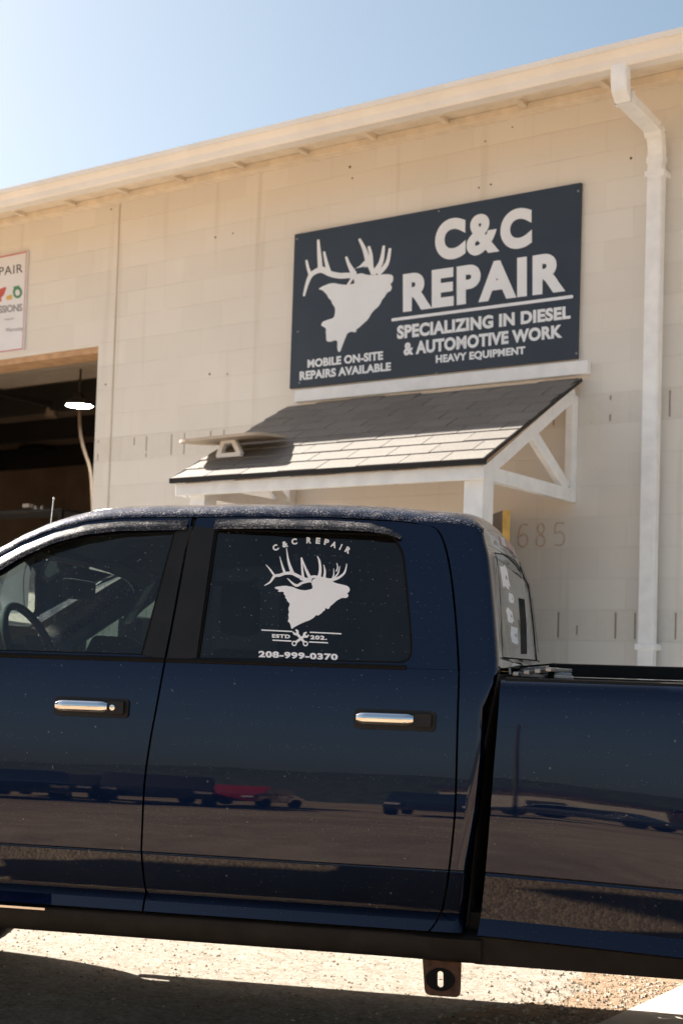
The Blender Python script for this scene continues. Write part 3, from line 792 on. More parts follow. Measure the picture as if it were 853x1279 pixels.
m = MB(); m.lathe((hp[0][0], hp[0][1], hp[0][2]), [(.002, -.05), (.05, -.05), (.07, .0), (.05, .05), (.002, .05)], 'x', 18); m.tube([(hp[0][0], hp[0][1], hp[0][2] + .06), (hp[0][0], hp[0][1], 4.75)], .02); m.build('reel', 'dark_metal', T_)
def pendant(x, y, n, r, label, cone):
    p = inside(x, y, n)
    t = thing('pendant_lamp', 'W', p, label, 'lamp')
    m = MB(); m.lathe(p, [(.002, .02), (r, 0), (r * .9, .05), (r * .35, cone), (.03, cone + .06), (.002, cone + .06)], 'z', 18); m.build('shade', 'hose' if cone > .1 else 'steel_dark', t, smooth=40)
    m = MB(); m.tube([(p[0], p[1], p[2] + cone), (p[0], p[1], 4.75)], .02, 8); m.build('stem', 'steel_dark', t)
pendant(64, 521, 3.6, .09, 'bare cone shaped pendant fitting, unlit, left of the lit round lamp', .22)
pendant(45.5, 564, 7.0, .32, 'dark flat disc pendant hanging lowest at the back of the bay', .06)
zc = 4.75
T_ = thing('overhead_door', 'W', (-10.5, 1.6, 4.1), 'pale raised sectional garage door lying flat under the ceiling', 'garage door')
m = MB()
for i in range(2): m.box(DL + .05, JU - .25, 1.5 + i * .56, 1.5 + i * .56 + .545, 4.50, 4.55)
m.build('door_panel', 'panel_pale', T_, bevel=.006)
for u in (DL + .03, JU - .30):
    m = MB(); m.box(u - .025, u + .025, .3, 3.4, 4.42, 4.49); m.build('track', 'steel_dark', T_)
for i, yy in enumerate((3.6, 5.4, 7.2)):
    m = MB(); m.box(-17.8, -8.2, yy - .06, yy + .06, 4.42 + .05 * (i % 2), 4.74); m.build('ceiling_beam', 'steel_dark', B)
m = MB(); m.box(-17.8, -8.2, 8.68, 8.795, 2.2, 3.30); m.build('wall_band', 'hose', B)
# covered service truck parked in the bay
for yy in (.55, .95, 1.3):
    m = MB(); m.box(-17.8, -8.2, yy - .04, yy + .04, 4.52, 4.74); m.build('ceiling_joist', 'lumber', B)
T_ = thing('service_van', 'W', (-10.9, 5.8, 0), 'dark van parked deep inside the unlit garage bay', 'van')
prof = [(3.2, .45), (3.15, 1.0), (3.3, 1.25), (3.75, 1.45), (4.3, 2.5), (4.6, 2.72), (8.0, 2.75), (8.4, 2.6), (8.45, .5)]
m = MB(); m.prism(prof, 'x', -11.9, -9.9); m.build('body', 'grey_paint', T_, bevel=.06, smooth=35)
m = MB(); m.add([(-11.75, 3.79, 1.55), (-10.05, 3.79, 1.55), (-10.15, 4.24, 2.45), (-11.65, 4.24, 2.45)], [(0, 1, 2, 3)])
for v in m.v: v.y -= .06
m.build('windscreen', 'glass_dark', T_)
for u in (-11.6, -10.2):
    m = MB(); m.lathe((u, 3.12, .95), [(.001, -.05), (.10, -.04), (.11, .05)], 'y', 16); m.build('headlight', 'clear_lens', T_)
for u in (-11.93, -9.87):
    for y in (4.1, 7.4):
        m = MB(); m.lathe((u, y, .37), [(.001, -.11), (.22, -.12), (.34, -.11), (.37, -.05), (.37, .05), (.34, .11), (.001, .12)], 'x', 20); m.build('wheel', 'rubber', T_, smooth=40)
# tool chest beside it, with bright boxes on top
T_ = thing('tool_cabinet', 'W', (-9.2, 4.4, 0), 'tall dark cabinet standing inside the garage bay near the jamb', 'cabinet')
zt = inside(100, 590, 4.4)[2]
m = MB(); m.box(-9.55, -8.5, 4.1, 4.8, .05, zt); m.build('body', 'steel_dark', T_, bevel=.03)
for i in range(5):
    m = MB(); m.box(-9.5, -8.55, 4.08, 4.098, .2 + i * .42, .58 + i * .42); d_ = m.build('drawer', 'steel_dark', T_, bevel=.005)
    m = MB(); m.box(-9.3, -8.75, 4.05, 4.075, .5 + i * .42, .53 + i * .42); m.build('handle', 'chrome', d_)
for x, y, w_, h_, lb in ((35, 632, .042, .018, 'small pale carton glinting in the dark garage, widest of the three bright spots'), (44.5, 636.5, .018, .02, 'small round pale jar in the dark garage, middle of the three bright spots'), (52.5, 636.3, .016, .019, 'small round tan jar in the dark garage, nearest the truck antenna')):
    p = inside(x, y, .75); T_ = thing('shelf_item', 'W', p, lb, 'container', 'small items on the garage shelf')
    m = MB()
    if w_ > .03: m.box(p[0] - w_, p[0] + w_, p[1] - .03, p[1] + .03, p[2] - h_, p[2] + h_)
    else: m.lathe(p, [(.001, -h_), (w_, -h_), (w_ * 1.05, 0), (w_, h_), (.001, h_)], 'z', 14)
    m.build('container', 'panel_pale' if w_ > .03 else 'panel_pale', T_)
    if w_ <= .03:
        m = MB(); m.lathe((p[0], p[1], p[2] + h_), [(w_ * .8, 0), (w_ * .8, .015), (.001, .016)], 'z', 14); m.build('lid', 'grey_metal', T_)
pz = inside(44, 640, .75)
T_ = thing('wall_shelf', 'W', (pz[0], .75, 0), 'dark steel rack standing just inside the garage door', 'shelf')
m = MB(); m.box(pz[0] - .75, pz[0] + .55, .55, .95, pz[2] - .025, pz[2] - .001 ); m.build('shelf', 'under', T_)
for du in (-.73, .53):
    for y in (.57, .93):
        m = MB(); m.box(pz[0] + du - .02, pz[0] + du + .02, y - .02, y + .02, .02, pz[2] - .026); m.build('leg', 'under', T_)

# ------------------------------------------------------------------ pickup truck (truck frame: x to the rear, y across, z up)
TW = 1.95
TR = thing('pickup_truck', 'T', (-1.3, TW / 2, 0), 'dark navy crew cab pickup truck with an elk decal on its rear window', 'pickup truck')
def lines(px, off=0.0): return [Tp(x, y, off) for x, y in px]
S1 = lines([(242, 645), (232, 690), (221, 750), (207, 822), (198, 870), (187, 930), (180, 985), (177, 1050), (180, 1100), (186, 1148)])
S2 = lines([(548, 664), (558, 690), (566, 740), (571, 800), (573, 850), (571.5, 900), (569, 1000), (563, 1070), (556, 1120), (546, 1150), (528, 1169), (500, 1177), (538, 657), (515, 653.3)])
def by_z(L): return sorted([(z, u) for u, z in L])
S1z, S2z = by_z(S1), by_z(S2)
s1 = lambda z: smooth_tab(S1z, z)
s2 = lambda z: smooth_tab(S2z, z)
S0z = [(.5, -2.72), (.9, -2.76), (1.3, -2.72), (1.43, -2.70)]
s0 = lambda z: smooth_tab(S0z, z)
ZR = [.572, .580, .588, .600, .615, .630, .640, .655, .68, .71, .74, .765, .7749, .7775, .780, .7825, .7851, .80, .83, .87, .91, .96, 1.01, 1.06, 1.11, 1.16, 1.21, 1.26, 1.31, 1.35, 1.39, 1.418]
BELT = 1.418
G = .0035
def door_lower(lf, rf, zmin=.572):
    m = MB(); rows = []
    for z in ZR:
        if z < zmin: continue
        a, b = lf(z) + G, rf(z) - G
        rows.append([(a + (b - a) * i / 14, ys(z), z) for i in range(15)])
    m.grid(rows); return m
fd = door_lower(s0, s1); rd = door_lower(s1, s2, .573)
# upper door frames with window holes
fw = lines([(178, 818.5), (219.5, 664), (150, 666), (112, 670), (82, 676), (50, 688), (22, 703), (0, 718)])
fw += [(-2.40, 1.625), (-2.66, 1.463), (-2.68, fw[0][1])]
rw = rnd_poly(lines([(245, 823), (268.5, 661), (492, 667), (505, 690), (514.5, 790), (515, 829)]), [.004, .015, .03, .05, .06, .045], 6)
ftop = lines([(241, 647), (200, 647), (150, 648), (110, 652), (70, 661.5), (30, 677), (0, 693)])
ftop += [(-2.45, 1.665), (-2.72, 1.49), (-2.80, 1.43)]
zb_ = BELT + .001
fo = [(s1(zb_) - G, zb_)] + [(s1(z) - G, z) for z in (1.5, 1.6, 1.7, 1.8)] + [(ftop[0][0] - G, ftop[0][1])] + ftop[1:] + [(-2.78, zb_)]
rtop = lines([(246, 647), (300, 646), (400, 647), (500, 652), (530, 655.2)])
ro = [(s1(zb_) + G, zb_)] + [(s1(z) + G, z) for z in (1.5, 1.6, 1.7, 1.8)] + rtop[:-1] + [(s2(z) - G, z) for z in (1.902, 1.896, 1.89, 1.882, 1.874, 1.865, 1.855, 1.84, 1.80, 1.75, 1.7, 1.6, 1.5)] + [(s2(zb_) - G, zb_)]
def clampz(L, zm): return [(u, max(z, zm)) for u, z in L]
fw = clampz(fw, zb_ + .006); rw = clampz(rw, zb_ + .006)
fu = MB(); fu.poly(fo, [fw], fn=side(0))
ru = MB(); ru.poly(ro, [rw], fn=side(0))
def two(mb, name, mats, parent=None, near=None, **kw):
    o = mb.build(name, mats, parent or TR, **kw)
    kw2 = dict(kw)
    if kw2.get('lip') is not None: kw2['lip'] = (0, -kw['lip'][1], 0)
    o2 = mb.mirror(TW).build(name, mats, parent or TR, **kw2)
    return o, o2
for lo, up_ in ((fd, fu), (rd, ru)):
    m = MB(); m.v = lo.v + up_.v; n0 = len(lo.v); m.f = lo.f + [[i + n0 for i in f] for f in up_.f]; m.mi = [0] * len(m.f)
    two(m, 'door', 'paint', smooth=25, lip=(0, .022, 0))
# black pillar trims, 2 mm proud
fp = lines([(178.5, 818), (219.5, 664), (241, 657)]) + [(s1(z) - G - .001, z) for z in (1.8, 1.7, 1.6, 1.5)] + [(s1(zb_ + .004) - G - .001, zb_ + .004)]
rp = [(s1(zb_ + .004) + G + .001, zb_ + .004)] + [(s1(z) + G + .001, z) for z in (1.5, 1.6, 1.7, 1.8)] + lines([(243, 657), (268, 660), (245.5, 822)])
for L in (fp, rp):
    m = MB(); m.poly(clampz(L, zb_ + .004), fn=side(-.0025)); two(m, 'pillar_trim', 'black_trim', lip=(0, .0024, 0))
# belt mouldings
def ribbon(L, h, off, thick):
    m = MB(); rows = [[], [], []]
    for u, z in L:
        rows[0].append((u, ys(z - h / 2) - off, z - h / 2)); rows[1].append((u, ys(z) - off - thick, z)); rows[2].append((u, ys(z + h / 2) - off, z + h / 2))
    m.grid(rows); return m
bz = BELT + .004
m = ribbon([(s0(bz) + .02 + (s1(bz) - G - s0(bz) - .02) * i / 8, bz) for i in range(9)], .017, .002, .006); two(m, 'belt_moulding', 'rubber', lip=(0, .004, 0))
ue_ = Tp(508, 829)[0]
m = ribbon([(s1(bz) + G + (ue_ - s1(bz) - G) * i / 8, bz) for i in range(9)], .015, .002, .006); two(m, 'belt_moulding', 'rubber', lip=(0, .004, 0))
# window frame seal around the rear window and the glass panes
def inset(L, d):
    c = Vector((sum(p[0] for p in L) / len(L), sum(p[1] for p in L) / len(L)))
    return [tuple(Vector(p) + (c - Vector(p)).normalized() * d) for p in L]
def glass_pane(L, off):
    m = MB(); m.poly(inset(L, -.006), fn=side(off)); return m
wf = glass_pane(fw, .010).build('window', 'glass_front', TR); glass_pane(fw, .010).mirror(TW).build('window', 'glass_front', TR)
wr = glass_pane(rw, .010).build('window', 'glass_dark', TR); glass_pane(rw, .010).mirror(TW).build('window', 'glass_dark', TR)
wr['label'] = 'dark tinted rear side window with a white elk decal'
for L, nm in ((rw, 's'), (fw, 's')):
    m = MB(); m.poly(inset(L, -.001), [inset(L, .009)], fn=side(.004)); two(m, 'window_seal', 'rubber')
# moulded vent shades above the windows
def visor(px_top, px_bot, off=.002, thick=.030):
    m = MB(); rows = [[], [], [], []]
    n = len(px_top)
    for i, (a, b) in enumerate(zip(px_top, px_bot)):
        e = min(1, .25 + 3.0 * min(i, n - 1 - i) / n)
        (ua, za), (ub, zb) = Tp(*a), Tp(*b)
        rows[0].append((ua, ys(za) - off, za)); rows[1].append((ua * .72 + ub * .28, ys(za) - off - thick * .62 * e, za * .72 + zb * .28))
        rows[2].append((ua * .3 + ub * .7, ys(zb) - off - thick * .95 * e, za * .3 + zb * .7)); rows[3].append((ub, ys(zb) - off - thick * e, zb))
    m.grid(rows); return m
def dens(L, k=5):
    out = []
    for a, b in zip(L, L[1:]):
        for j in range(k): out.append((a[0] + (b[0] - a[0]) * j / k, a[1] + (b[1] - a[1]) * j / k))
    return out + [L[-1]]
vt = dens([(-60, 740), (-25, 712), (0, 697), (30, 681), (70, 665), (110, 655), (150, 651), (236, 649)]); vb = dens([(-60, 762), (-25, 733), (0, 716), (30, 698), (70, 680), (110, 669), (150, 664), (234, 662)])
two(visor(vt, vb), 'vent_visor', 'visor_wet', smooth=50)
vt = dens([(270, 648), (340, 648), (420, 650), (462, 653), (490, 661), (502, 670)]); vb = dens([(268, 661), (340, 661), (420, 663), (462, 665), (488, 669), (501, 674)])
two(visor(vt, vb), 'vent_visor', 'visor_wet', smooth=50)

# roof, lofted across the cab
ztab = sorted([(u, z) for u, z in ftop if u > -2.79] + [(u, z) for u, z in rtop])
ztab += [(-.64, ztab[-1][1] - .004)] if ztab[-1][0] < -.645 else []
zt_last = ztab[-1][1]
ZTOP = [(u, z + .004) for u, z in ztab] + [(-.57, zt_last - .006), (-.535, zt_last - .022), (-.51, zt_last - .05), (-.48, zt_last - .09)]
def ztop(u): return smooth_tab(ZTOP, u)
RP = [(0, 0), (.004, .010), (.018, .024), (.045, .038), (.09, .050), (.16, .061), (.30, .074), (.50, .083), (.70, .087)]
def roof_section(u, drop=0.0):
    zt = ztop(u); y0 = ys(min(zt, 1.94)); pts = []
    for dy, dz in RP:
        y = y0 + dy * (TW / 2 - y0) / .76
        pts.append((u, y, zt + dz - drop * min(1, dy / .1)))
    mid = (u, TW / 2, zt + .088 - drop)
    return pts + [mid] + [(u, TW - p[1], p[2]) for p in pts[::-1]]
sec_u = [-2.34 + i * .08 for i in range(22)] + [-.61, -.585, -.565, -.55, -.54, -.532]
drops = {-.61: .001, -.585: .004, -.565: .009, -.55: .016, -.54: .024, -.532: .034}
m = MB(); m.grid([roof_section(u, drops.get(u, 0)) for u in sec_u]); m.build('roof', 'paint_wet', TR, smooth=50)
RL = roof_section(-.532, .034)
def zhead(y): return interp([(p[1], p[2]) for p in RL], y)
# windscreen pillars and windscreen
m = MB(); rows = []
for u in [-2.80 + i * .0383 for i in range(13)]:
    s = roof_section(u)[:6]; rows.append([(u, p[1], p[2]) for k, p in enumerate(s)])
m.grid(rows); two(m, 'windscreen_pillar', 'paint_wet', smooth=50)
ws = MB(); rows = []
for t in range(9):
    u = -2.34 - .46 * t / 8; s = roof_section(u)
    e0 = Vector(s[5]); e0.z -= .006; row = []
    for k in range(11):
        y = e0.y + (TW - 2 * e0.y) * k / 10; c = 1 - ((y - TW / 2) / (TW / 2)) ** 2
        row.append((u - .16 * c * t / 8, y, e0.z + .02 * c))
    rows.append(row)
ws.grid(rows); ws.build('windscreen', 'glass_front', TR, smooth=60)

# cab corner behind the rear door, and the back of the cab
URz = by_z(lines([(603, 655), (611, 700), (616, 750), (620, 800), (621.5, 845)])) ; URz = by_z(lines([(605, 880), (603.5, 930), (598, 1000), (590, 1050), (583, 1092), (582, 1140), (579, 1165)])) + URz; URz = [(.50, -.53)] + sorted(URz) + [(1.95, -.52)]
ur = lambda z: smooth_tab(URz, z)
CB = .055
def ub_(y, z): return ur(min(z, 1.86)) + .003 + .05 * (1 - ((y - TW / 2) / (TW / 2 - .14)) ** 2 if abs(y - TW / 2) < TW / 2 - .14 else 0) - (max(0, z - 1.80) * .5)
m = MB(); rows = []
zz = [.588, .600, .615, .630, .640, .655, .68, .71, .74, .765, .7749, .7775, .780, .7825, .7851, .80, .85, .91, .98, 1.06, 1.14, 1.22, 1.30, 1.38, 1.42, 1.46, 1.52, 1.6, 1.68, 1.76, 1.80, 1.82, 1.84, 1.85, 1.86, 1.868, 1.876, 1.884, 1.892, 1.90, 1.908, 1.916, 1.925]
for z in zz:
    a = s2(z) + G if z < S2z[-1][0] else S2z[-1][1] + G; b = ur(z); y0 = ys(z); row = []; rc = .014 + .02 * max(0, min(1, (1.34 - z) / .3))
    for i in range(7): row.append((a + (b - rc - a) * i / 6, y0, z))
    for k in range(1, 7):
        t = k / 6 * math.pi / 2; row.append((b - rc + (rc + .002) * math.sin(t), y0 + (.03 + rc) / 1.5 * (1 - math.cos(t)), z))
    row.append((ub_(y0 + .055, z), y0 + .055, z)); rows.append(row)
rows = [[(p[0], p[1] + ys(zc_) - ys(p[2]), zc_) for p in row for zc_ in (min(p[2], ztop(p[0]) + .006),)] for row in rows]
m.grid(rows); two(m, 'cab_corner', 'paint', smooth=25)
def backf(y, z): return (ub_(y, z), y, z)
yo0 = lambda z: ys(z) + CB
bo = [(yo0(1.43), 1.43)] + [(yo0(1.43) + (TW - 2 * yo0(1.43)) * i / 12, 1.43) for i in range(1, 12)] + [(TW - yo0(1.43), 1.43)]
bo += [(TW - yo0(z), z) for z in (1.55, 1.67, 1.78)] + [(TW - yo0(1.86) + (-(TW - 2 * yo0(1.86))) * i / 12, zhead(TW - yo0(1.86) + (-(TW - 2 * yo0(1.86))) * i / 12) - .05) for i in range(0, 13)] + [(yo0(z), z) for z in (1.78, 1.67, 1.55)]
gy0, gy1 = .235, TW - .235
gL = [(.150, 1.462), (.200, 1.62), (.243, 1.76), (.262, 1.805)]
gl = [(gL[0][0] + (TW - 2 * gL[0][0]) * i / 10, 1.462) for i in range(11)] + [(TW - y, z) for y, z in gL[1:]]
gl += [(TW - .29 - (TW - .58) * i / 10, 1.822 + .03 * math.sin(i / 10 * math.pi)) for i in range(11)] + gL[:0:-1]
m = MB(); m.poly(bo, [gl], fn=backf)
m.build('cab_back', 'paint', TR, smooth=40); m = MB()
m.grid([[backf(yo0(.95) - .02 + (TW - 2 * yo0(.95) + .04) * i / 12, z) for i in range(13)] for z in (.60, .9, 1.2, 1.41)])
m.build('cab_back_lower', 'under', TR, smooth=40)  # coloured black instead of navy, shade of the cab-bed gap put into the colour
m = MB(); hy = [yo0(1.86) + (TW - 2 * yo0(1.86)) * i / 16 for i in range(17)]
def hp_(y, t):
    z1 = zhead(y); a_ = Vector((-.533, y, z1)); b_ = Vector(backf(y, z1 - .052)); c_ = Vector((b_.x - .004, y, z1 - .006))
    return a_ * (1 - t) ** 2 + c_ * 2 * t * (1 - t) + b_ * t * t
m.grid([[hp_(y, t / 6) for y in hy] for t in range(7)]); m.build('roof_header', 'paint', TR, smooth=60)
bw = MB(); bw.poly(gl, fn=lambda y, z: (ub_(y, z) - .004, y, z)); bwo = bw.build('rear_window', 'glass_back', TR)
m = MB(); m.poly([(p[0], p[1]) for p in gl], [[(TW / 2 + (p[0] - TW / 2) * .992, 1.63 + (p[1] - 1.63) * .975) for p in gl]], fn=lambda y, z: (ub_(y, z) + .003, y, z)); m.build('window_seal', 'rubber', TR)
fr0, fr1 = .62, 1.33
m = MB()
for a, b in ((.80, .83),):
    m.grid([[(ub_(y, z) + .003, y, z) for y in (a, b)] for z in (1.475, 1.6, 1.7, 1.79)])
m.build('slider_frame', 'grey_metal', bwo)
m = MB(); m.grid([[(ub_(y, q) + .001, y, q) for y in [1.44 + .17 * i / 4 for i in range(5)]] for q in (1.50, 1.735)]); m.build('slider_gap_shade', 'rubber', bwo)  # black sheet on the glass, standing for the dark of the open gap
m = MB(); rs = random.Random(3)
for i, (yc, z0, z1, wd) in enumerate(((.37, 1.70, 1.785, .085), (.44, 1.655, 1.69, .06), (.37, 1.585, 1.635, .07), (.42, 1.51, 1.58, .09))):
    sg_ = lambda q: math.copysign(abs(q) ** .45, q); o_ = [(yc + wd * sg_(math.cos(t / 14 * 6.283)) * rs.uniform(.55, 1.05), (z0 + z1) / 2 + (z1 - z0) / 2 * sg_(math.sin(t / 14 * 6.283)) * rs.uniform(.7, 1.15)) for t in range(14)]
    h_ = [(yc + (p[0] - yc) * rs.uniform(.1, .3) + .02, (z0 + z1) / 2 + (p[1] - (z0 + z1) / 2) * .2) for p in o_]
    m = MB(); m.poly(o_, [h_], fn=lambda y, z: (ub_(y, z) + .002, y, z)); m.build('sticker', 'decal', bwo, fixn=False)
# third brake light
m = MB(); yb0 = TW / 2
def bl(y, z): q = hp_(y, 1 - (z - 1.862) / .033 * .5 - .1); return (q.x + .006, y, q.z)
m.grid([[bl(y, z) for y in [yb0 - .16 + .32 * i / 6 for i in range(7)]] for z in (1.862, 1.895)], 0)
m.build('brake_light', 'red_lens', TR, lip=(-.006, 0, 0))
m = MB(); m.grid([[bl(y, z) for y in [yb0 - .30 + .13 * i / 3 for i in range(4)]] for z in (1.862, 1.895)]); m.grid([[bl(y, z) for y in [yb0 + .17 + .13 * i / 3 for i in range(4)]] for z in (1.862, 1.895)])
m.build('cargo_lamp', 'clear_lens', TR, lip=(-.006, 0, 0))

# rocker panels and sill plate
m = MB(); rows = []
for y, z in ((.075, .586), (.026, .573), (.022, .565), (.034, .505), (.045, .490), (.12, .486)):
    rows.append([(u, y - .010 * max(0, min(1, (u + .72) / .1)) * (z < .57), z) for u in [-2.74 + 2.26 * i / 30 for i in range(31)]])
m.grid(rows); two(m, 'rocker_panel', 'plastic', smooth=60)
m = MB(); m.box(-2.70, Tp(62, 1140)[0], .008, .018, .566, .5735); two(m, 'sill_plate', 'chrome')
# hanging step bracket with a slotted rubber pad
x0, z1_ = Tp(527, 1206, yc=.06); x1, _ = Tp(576, 1206, yc=.06); zb1 = Tp(550, 1245, yc=.06)[1]
cx, cz = Tp(550, 1224, yc=.06)
out = rnd_poly([(x0, z1_ + .03), (x1, z1_ + .03), (x1, zb1), (x0 + .012, zb1)], [0, 0, .02, .02], 4)
slot = [(cx + .0105 * math.cos(t / 12 * 2 * math.pi), cz + (.026 if math.sin(t / 12 * 2 * math.pi) > 0 else -.026) * .62 + .0105 * math.sin(t / 12 * 2 * math.pi)) for t in range(12)]
disc = [(cx + .047 * math.cos(t / 28 * 2 * math.pi), cz + .036 * math.sin(t / 28 * 2 * math.pi)) for t in range(28)]
m = MB(); m.poly(out, [disc], fn=lambda u, z: (u, .06, z)); m.box(x0, x1, .06, .16, z1_ + .025, z1_ + .03)
sb = m.build('step_bracket', 'rust', TR, lip=(0, .006, 0))
m = MB(); m.poly(disc, [slot], fn=lambda u, z: (u, .055, z)); m.build('rubber_pad', 'rubber', sb, lip=(0, .014, 0))

# door handles
def handle(px0, px1, py0, py1, keyed):
    (ua, za), (ub2, zb2) = Tp(px0, py0), Tp(px1, py1)
    zc_, uc = (za + zb2) / 2, (ua + ub2) / 2; hw, hh = (ub2 - ua) / 2, .032
    base = MB(); o_ = rnd_poly([(ua, zc_ - hh), (ub2, zc_ - hh), (ub2, zc_ + hh), (ua, zc_ + hh)], .016)
    base.poly(o_, fn=side(-.009)); 
    h = base.build('door_handle', 'black_trim', TR, lip=(0, .0088, 0), smooth=40)
    hm = base.mirror(TW).build('door_handle', 'black_trim', TR, lip=(0, -.0088, 0), smooth=40)
    gp_ = MB(); L2 = (ub2 - ua) * .70; prof = []
    for k in range(9):
        t = math.pi * k / 8; prof.append((-.020 * math.cos(t), .017 * math.sin(t)))
    rows = []
    for i in range(13):
        u = ua + .010 + (L2 + .0) * i / 12; e = 1 - .30 * (abs(i - 6) / 6) ** 12
        z0 = zc_ + .003; rows.append([(u, ys(z0) - .0095 - .010 * e - q * e, z0 + p_ * e) for p_, q in prof])
    gp_.grid(rows)
    gp_.build('grip', 'chrome', h, smooth=50); gp_.mirror(TW).build('grip', 'chrome', hm, smooth=50)
    cp = MB(); a = ua + .012 + L2; cp.poly(rnd_poly([(a, zc_ - .019), (ub2 - .012, zc_ - .019), (ub2 - .012, zc_ + .023), (a, zc_ + .023)], .006), fn=side(-.026)); cp.build('end_cap', 'black_trim', h, lip=(0, .017, 0), smooth=40)
    if keyed:
        k = MB(); y_ = ys(zc_) - .027; k.lathe((a + .018, y_, zc_ + .002), [(.0005, -.004), (.0095, -.003), (.011, .001)], 'y', 16); k.build('key_lock', 'chrome', h, smooth=40)
handle(70, 160.5, 871, 896, True)
handle(443.5, 544, 886, 913, False)

# ---- window decal
FD = lambda k: (lambda u, z: (u, ys(z) + .0078 - k, z))
def qd(pts): return [Tp(320 + x / 6.5615, 660 + y / 6.5615, .008) for x, y in pts]
body = [(148, 487), (165, 478), (240, 470), (300, 480), (328, 494), (375, 508), (430, 505), (466, 492), (450, 445), (470, 412), (500, 408), (560, 405), (620, 430), (660, 452), (710, 462), (750, 473), (768, 495), (763, 520), (742, 535), (757, 545), (752, 562), (738, 572), (700, 570), (660, 592), (630, 620), (605, 640), (597, 660), (580, 662), (570, 648), (560, 680), (552, 672), (540, 695), (520, 705), (510, 716), (490, 710), (470, 735), (430, 757), (380, 775), (340, 795), (310, 812), (290, 828), (280, 790), (270, 770), (258, 765), (268, 735), (262, 705), (270, 690), (262, 655), (275, 630), (272, 612), (255, 598), (250, 580), (238, 570), (240, 552), (225, 540), (228, 525), (210, 518), (190, 522), (175, 515), (190, 505), (165, 498)]
ant = [([(455, 430), (395, 415), (330, 385), (290, 368), (235, 370), (190, 385), (150, 392), (115, 440), (66, 470)], [34, 28, 26, 26, 24, 24, 22, 16, 5]),
    ([(152, 392), (120, 345), (80, 297)], [18, 14, 4]), ([(237, 372), (215, 310), (193, 230)], [26, 15, 4]), ([(297, 368), (265, 270), (248, 158)], [32, 18, 4]),
    ([(385, 412), (377, 330), (370, 240)], [24, 16, 12]), ([(445, 415), (405, 330), (370, 238)], [30, 18, 10]), ([(514, 415), (525, 340), (519, 270), (500, 227)], [30, 22, 18, 5]), ([(558, 408), (563, 350), (553, 297)], [24, 16, 4]),
    ([(430, 410), (480, 396), (560, 418), (620, 422), (680, 402), (725, 360), (743, 291)], [26, 22, 30, 24, 20, 16, 6]), ([(622, 418), (636, 380), (635, 330)], [14, 10, 4]), ([(640, 408), (672, 365), (686, 310)], [14, 12, 4]), ([(655, 354), (668, 320), (660, 283)], [10, 10, 4]),
    ([(445, 428), (380, 446), (325, 468), (255, 409)], [24, 20, 22, 5]), ([(360, 412), (420, 428)], [20, 26])]
m = MB(); m.poly(qd(rough_outline(body, 2.0, 12, 4)), fn=FD(0))
for i, (pts, ws_) in enumerate(ant):
    pp, ww = smooth_line(pts, ws_); m.poly(qd(strip(pp, ww)), fn=FD(.0002 + .00006 * i))
m.build('elk_decal', 'decal', wr, fixn=False)
m = MB()
arc = m
def letter(ch, cx_, cy_, w_, h_, ang):
    a = rad(ang); c, s = math.cos(a), math.sin(a)
    pt = lambda x, y: (cx_ + x * c - y * s, cy_ + x * s + y * c)
    write(m, ch, qd([pt(-w_ / 2, -h_ / 2), pt(w_ / 2, -h_ / 2), pt(w_ / 2, h_ / 2), pt(-w_ / 2, h_ / 2)]), FD(0), .05)
for ch, x, y, w_, ang in (('C', 158, 158, 46, -24), ('&', 236, 130, 48, -14), ('C', 312, 108, 46, -9), ('R', 432, 98, 40, 2), ('E', 507, 102, 36, 7), ('P', 577, 113, 38, 13), ('A', 636, 133, 46, 20), ('I', 693, 153, 11, 25), ('R', 752, 178, 42, 30)):
    letter(ch, x, y, w_, 50, ang)
m.build('arched_name', 'decal', wr, fixn=False); m = MB()
write(m, 'ESTD', qd([(130, 866), (278, 872), (278, 904), (130, 897)]), FD(0), .05, spacing=1.15)
m.build('date_text', 'decal', wr, fixn=False); m = MB()
write(m, '202.', qd([(443, 876), (580, 882), (580, 916), (443, 910)]), FD(0), .05, spacing=1.15)
m.build('date_text', 'decal', wr, fixn=False); m = MB()
write(m, '208-999-0370', qd([(20, 1004), (668, 1030), (668, 1084), (20, 1058)]), FD(0), .05, spacing=1.12)
m.build('phone_text', 'decal', wr, fixn=False)
for q in ([(42, 829), (297, 841), (297, 851), (42, 839)], [(440, 847), (698, 860), (698, 870), (440, 857)], [(133, 912), (290, 920), (290, 930), (133, 922)], [(433, 927), (588, 934), (588, 944), (433, 937)]): m = MB(); m.poly(qd(q), fn=FD(0)); m.build('rule_line', 'decal', wr)
def wrench(a, b, k):
    A_, B_ = Vector(a), Vector(b); d = (B_ - A_).normalized(); n = Vector((-d.y, d.x))
    m.poly(qd(strip([tuple(A_ + d * 18), tuple(B_ - d * 16)], [22, 20])), fn=FD(k))
    jaw = [(-14, -20), (8, -26), (26, -14), (30, 0), (26, 14), (8, 26), (-14, 20), (-14, 9), (2, 9), (8, 0), (2, -9), (-14, -9)]
    m.poly(qd([tuple(A_ + d * (x + 6) + n * y) for x, y in jaw]), fn=FD(k + .0001))
    ring = [(22 * math.cos(t / 16 * 6.2832), 22 * math.sin(t / 16 * 6.2832)) for t in range(16)]; hol = [(12 * math.cos(t / 12 * 6.2832), 12 * math.sin(t / 12 * 6.2832)) for t in range(12)]
    m.poly(qd([tuple(B_ + Vector(p)) for p in ring]), [qd([tuple(B_ + Vector(p)) for p in hol])], fn=FD(k + .0002))
m = MB()
wrench((318, 846), (404, 946), 0.0)
wrench((416, 868), (312, 944), 0.0004)
m.build('wrench_emblem', 'decal', wr, fixn=False)

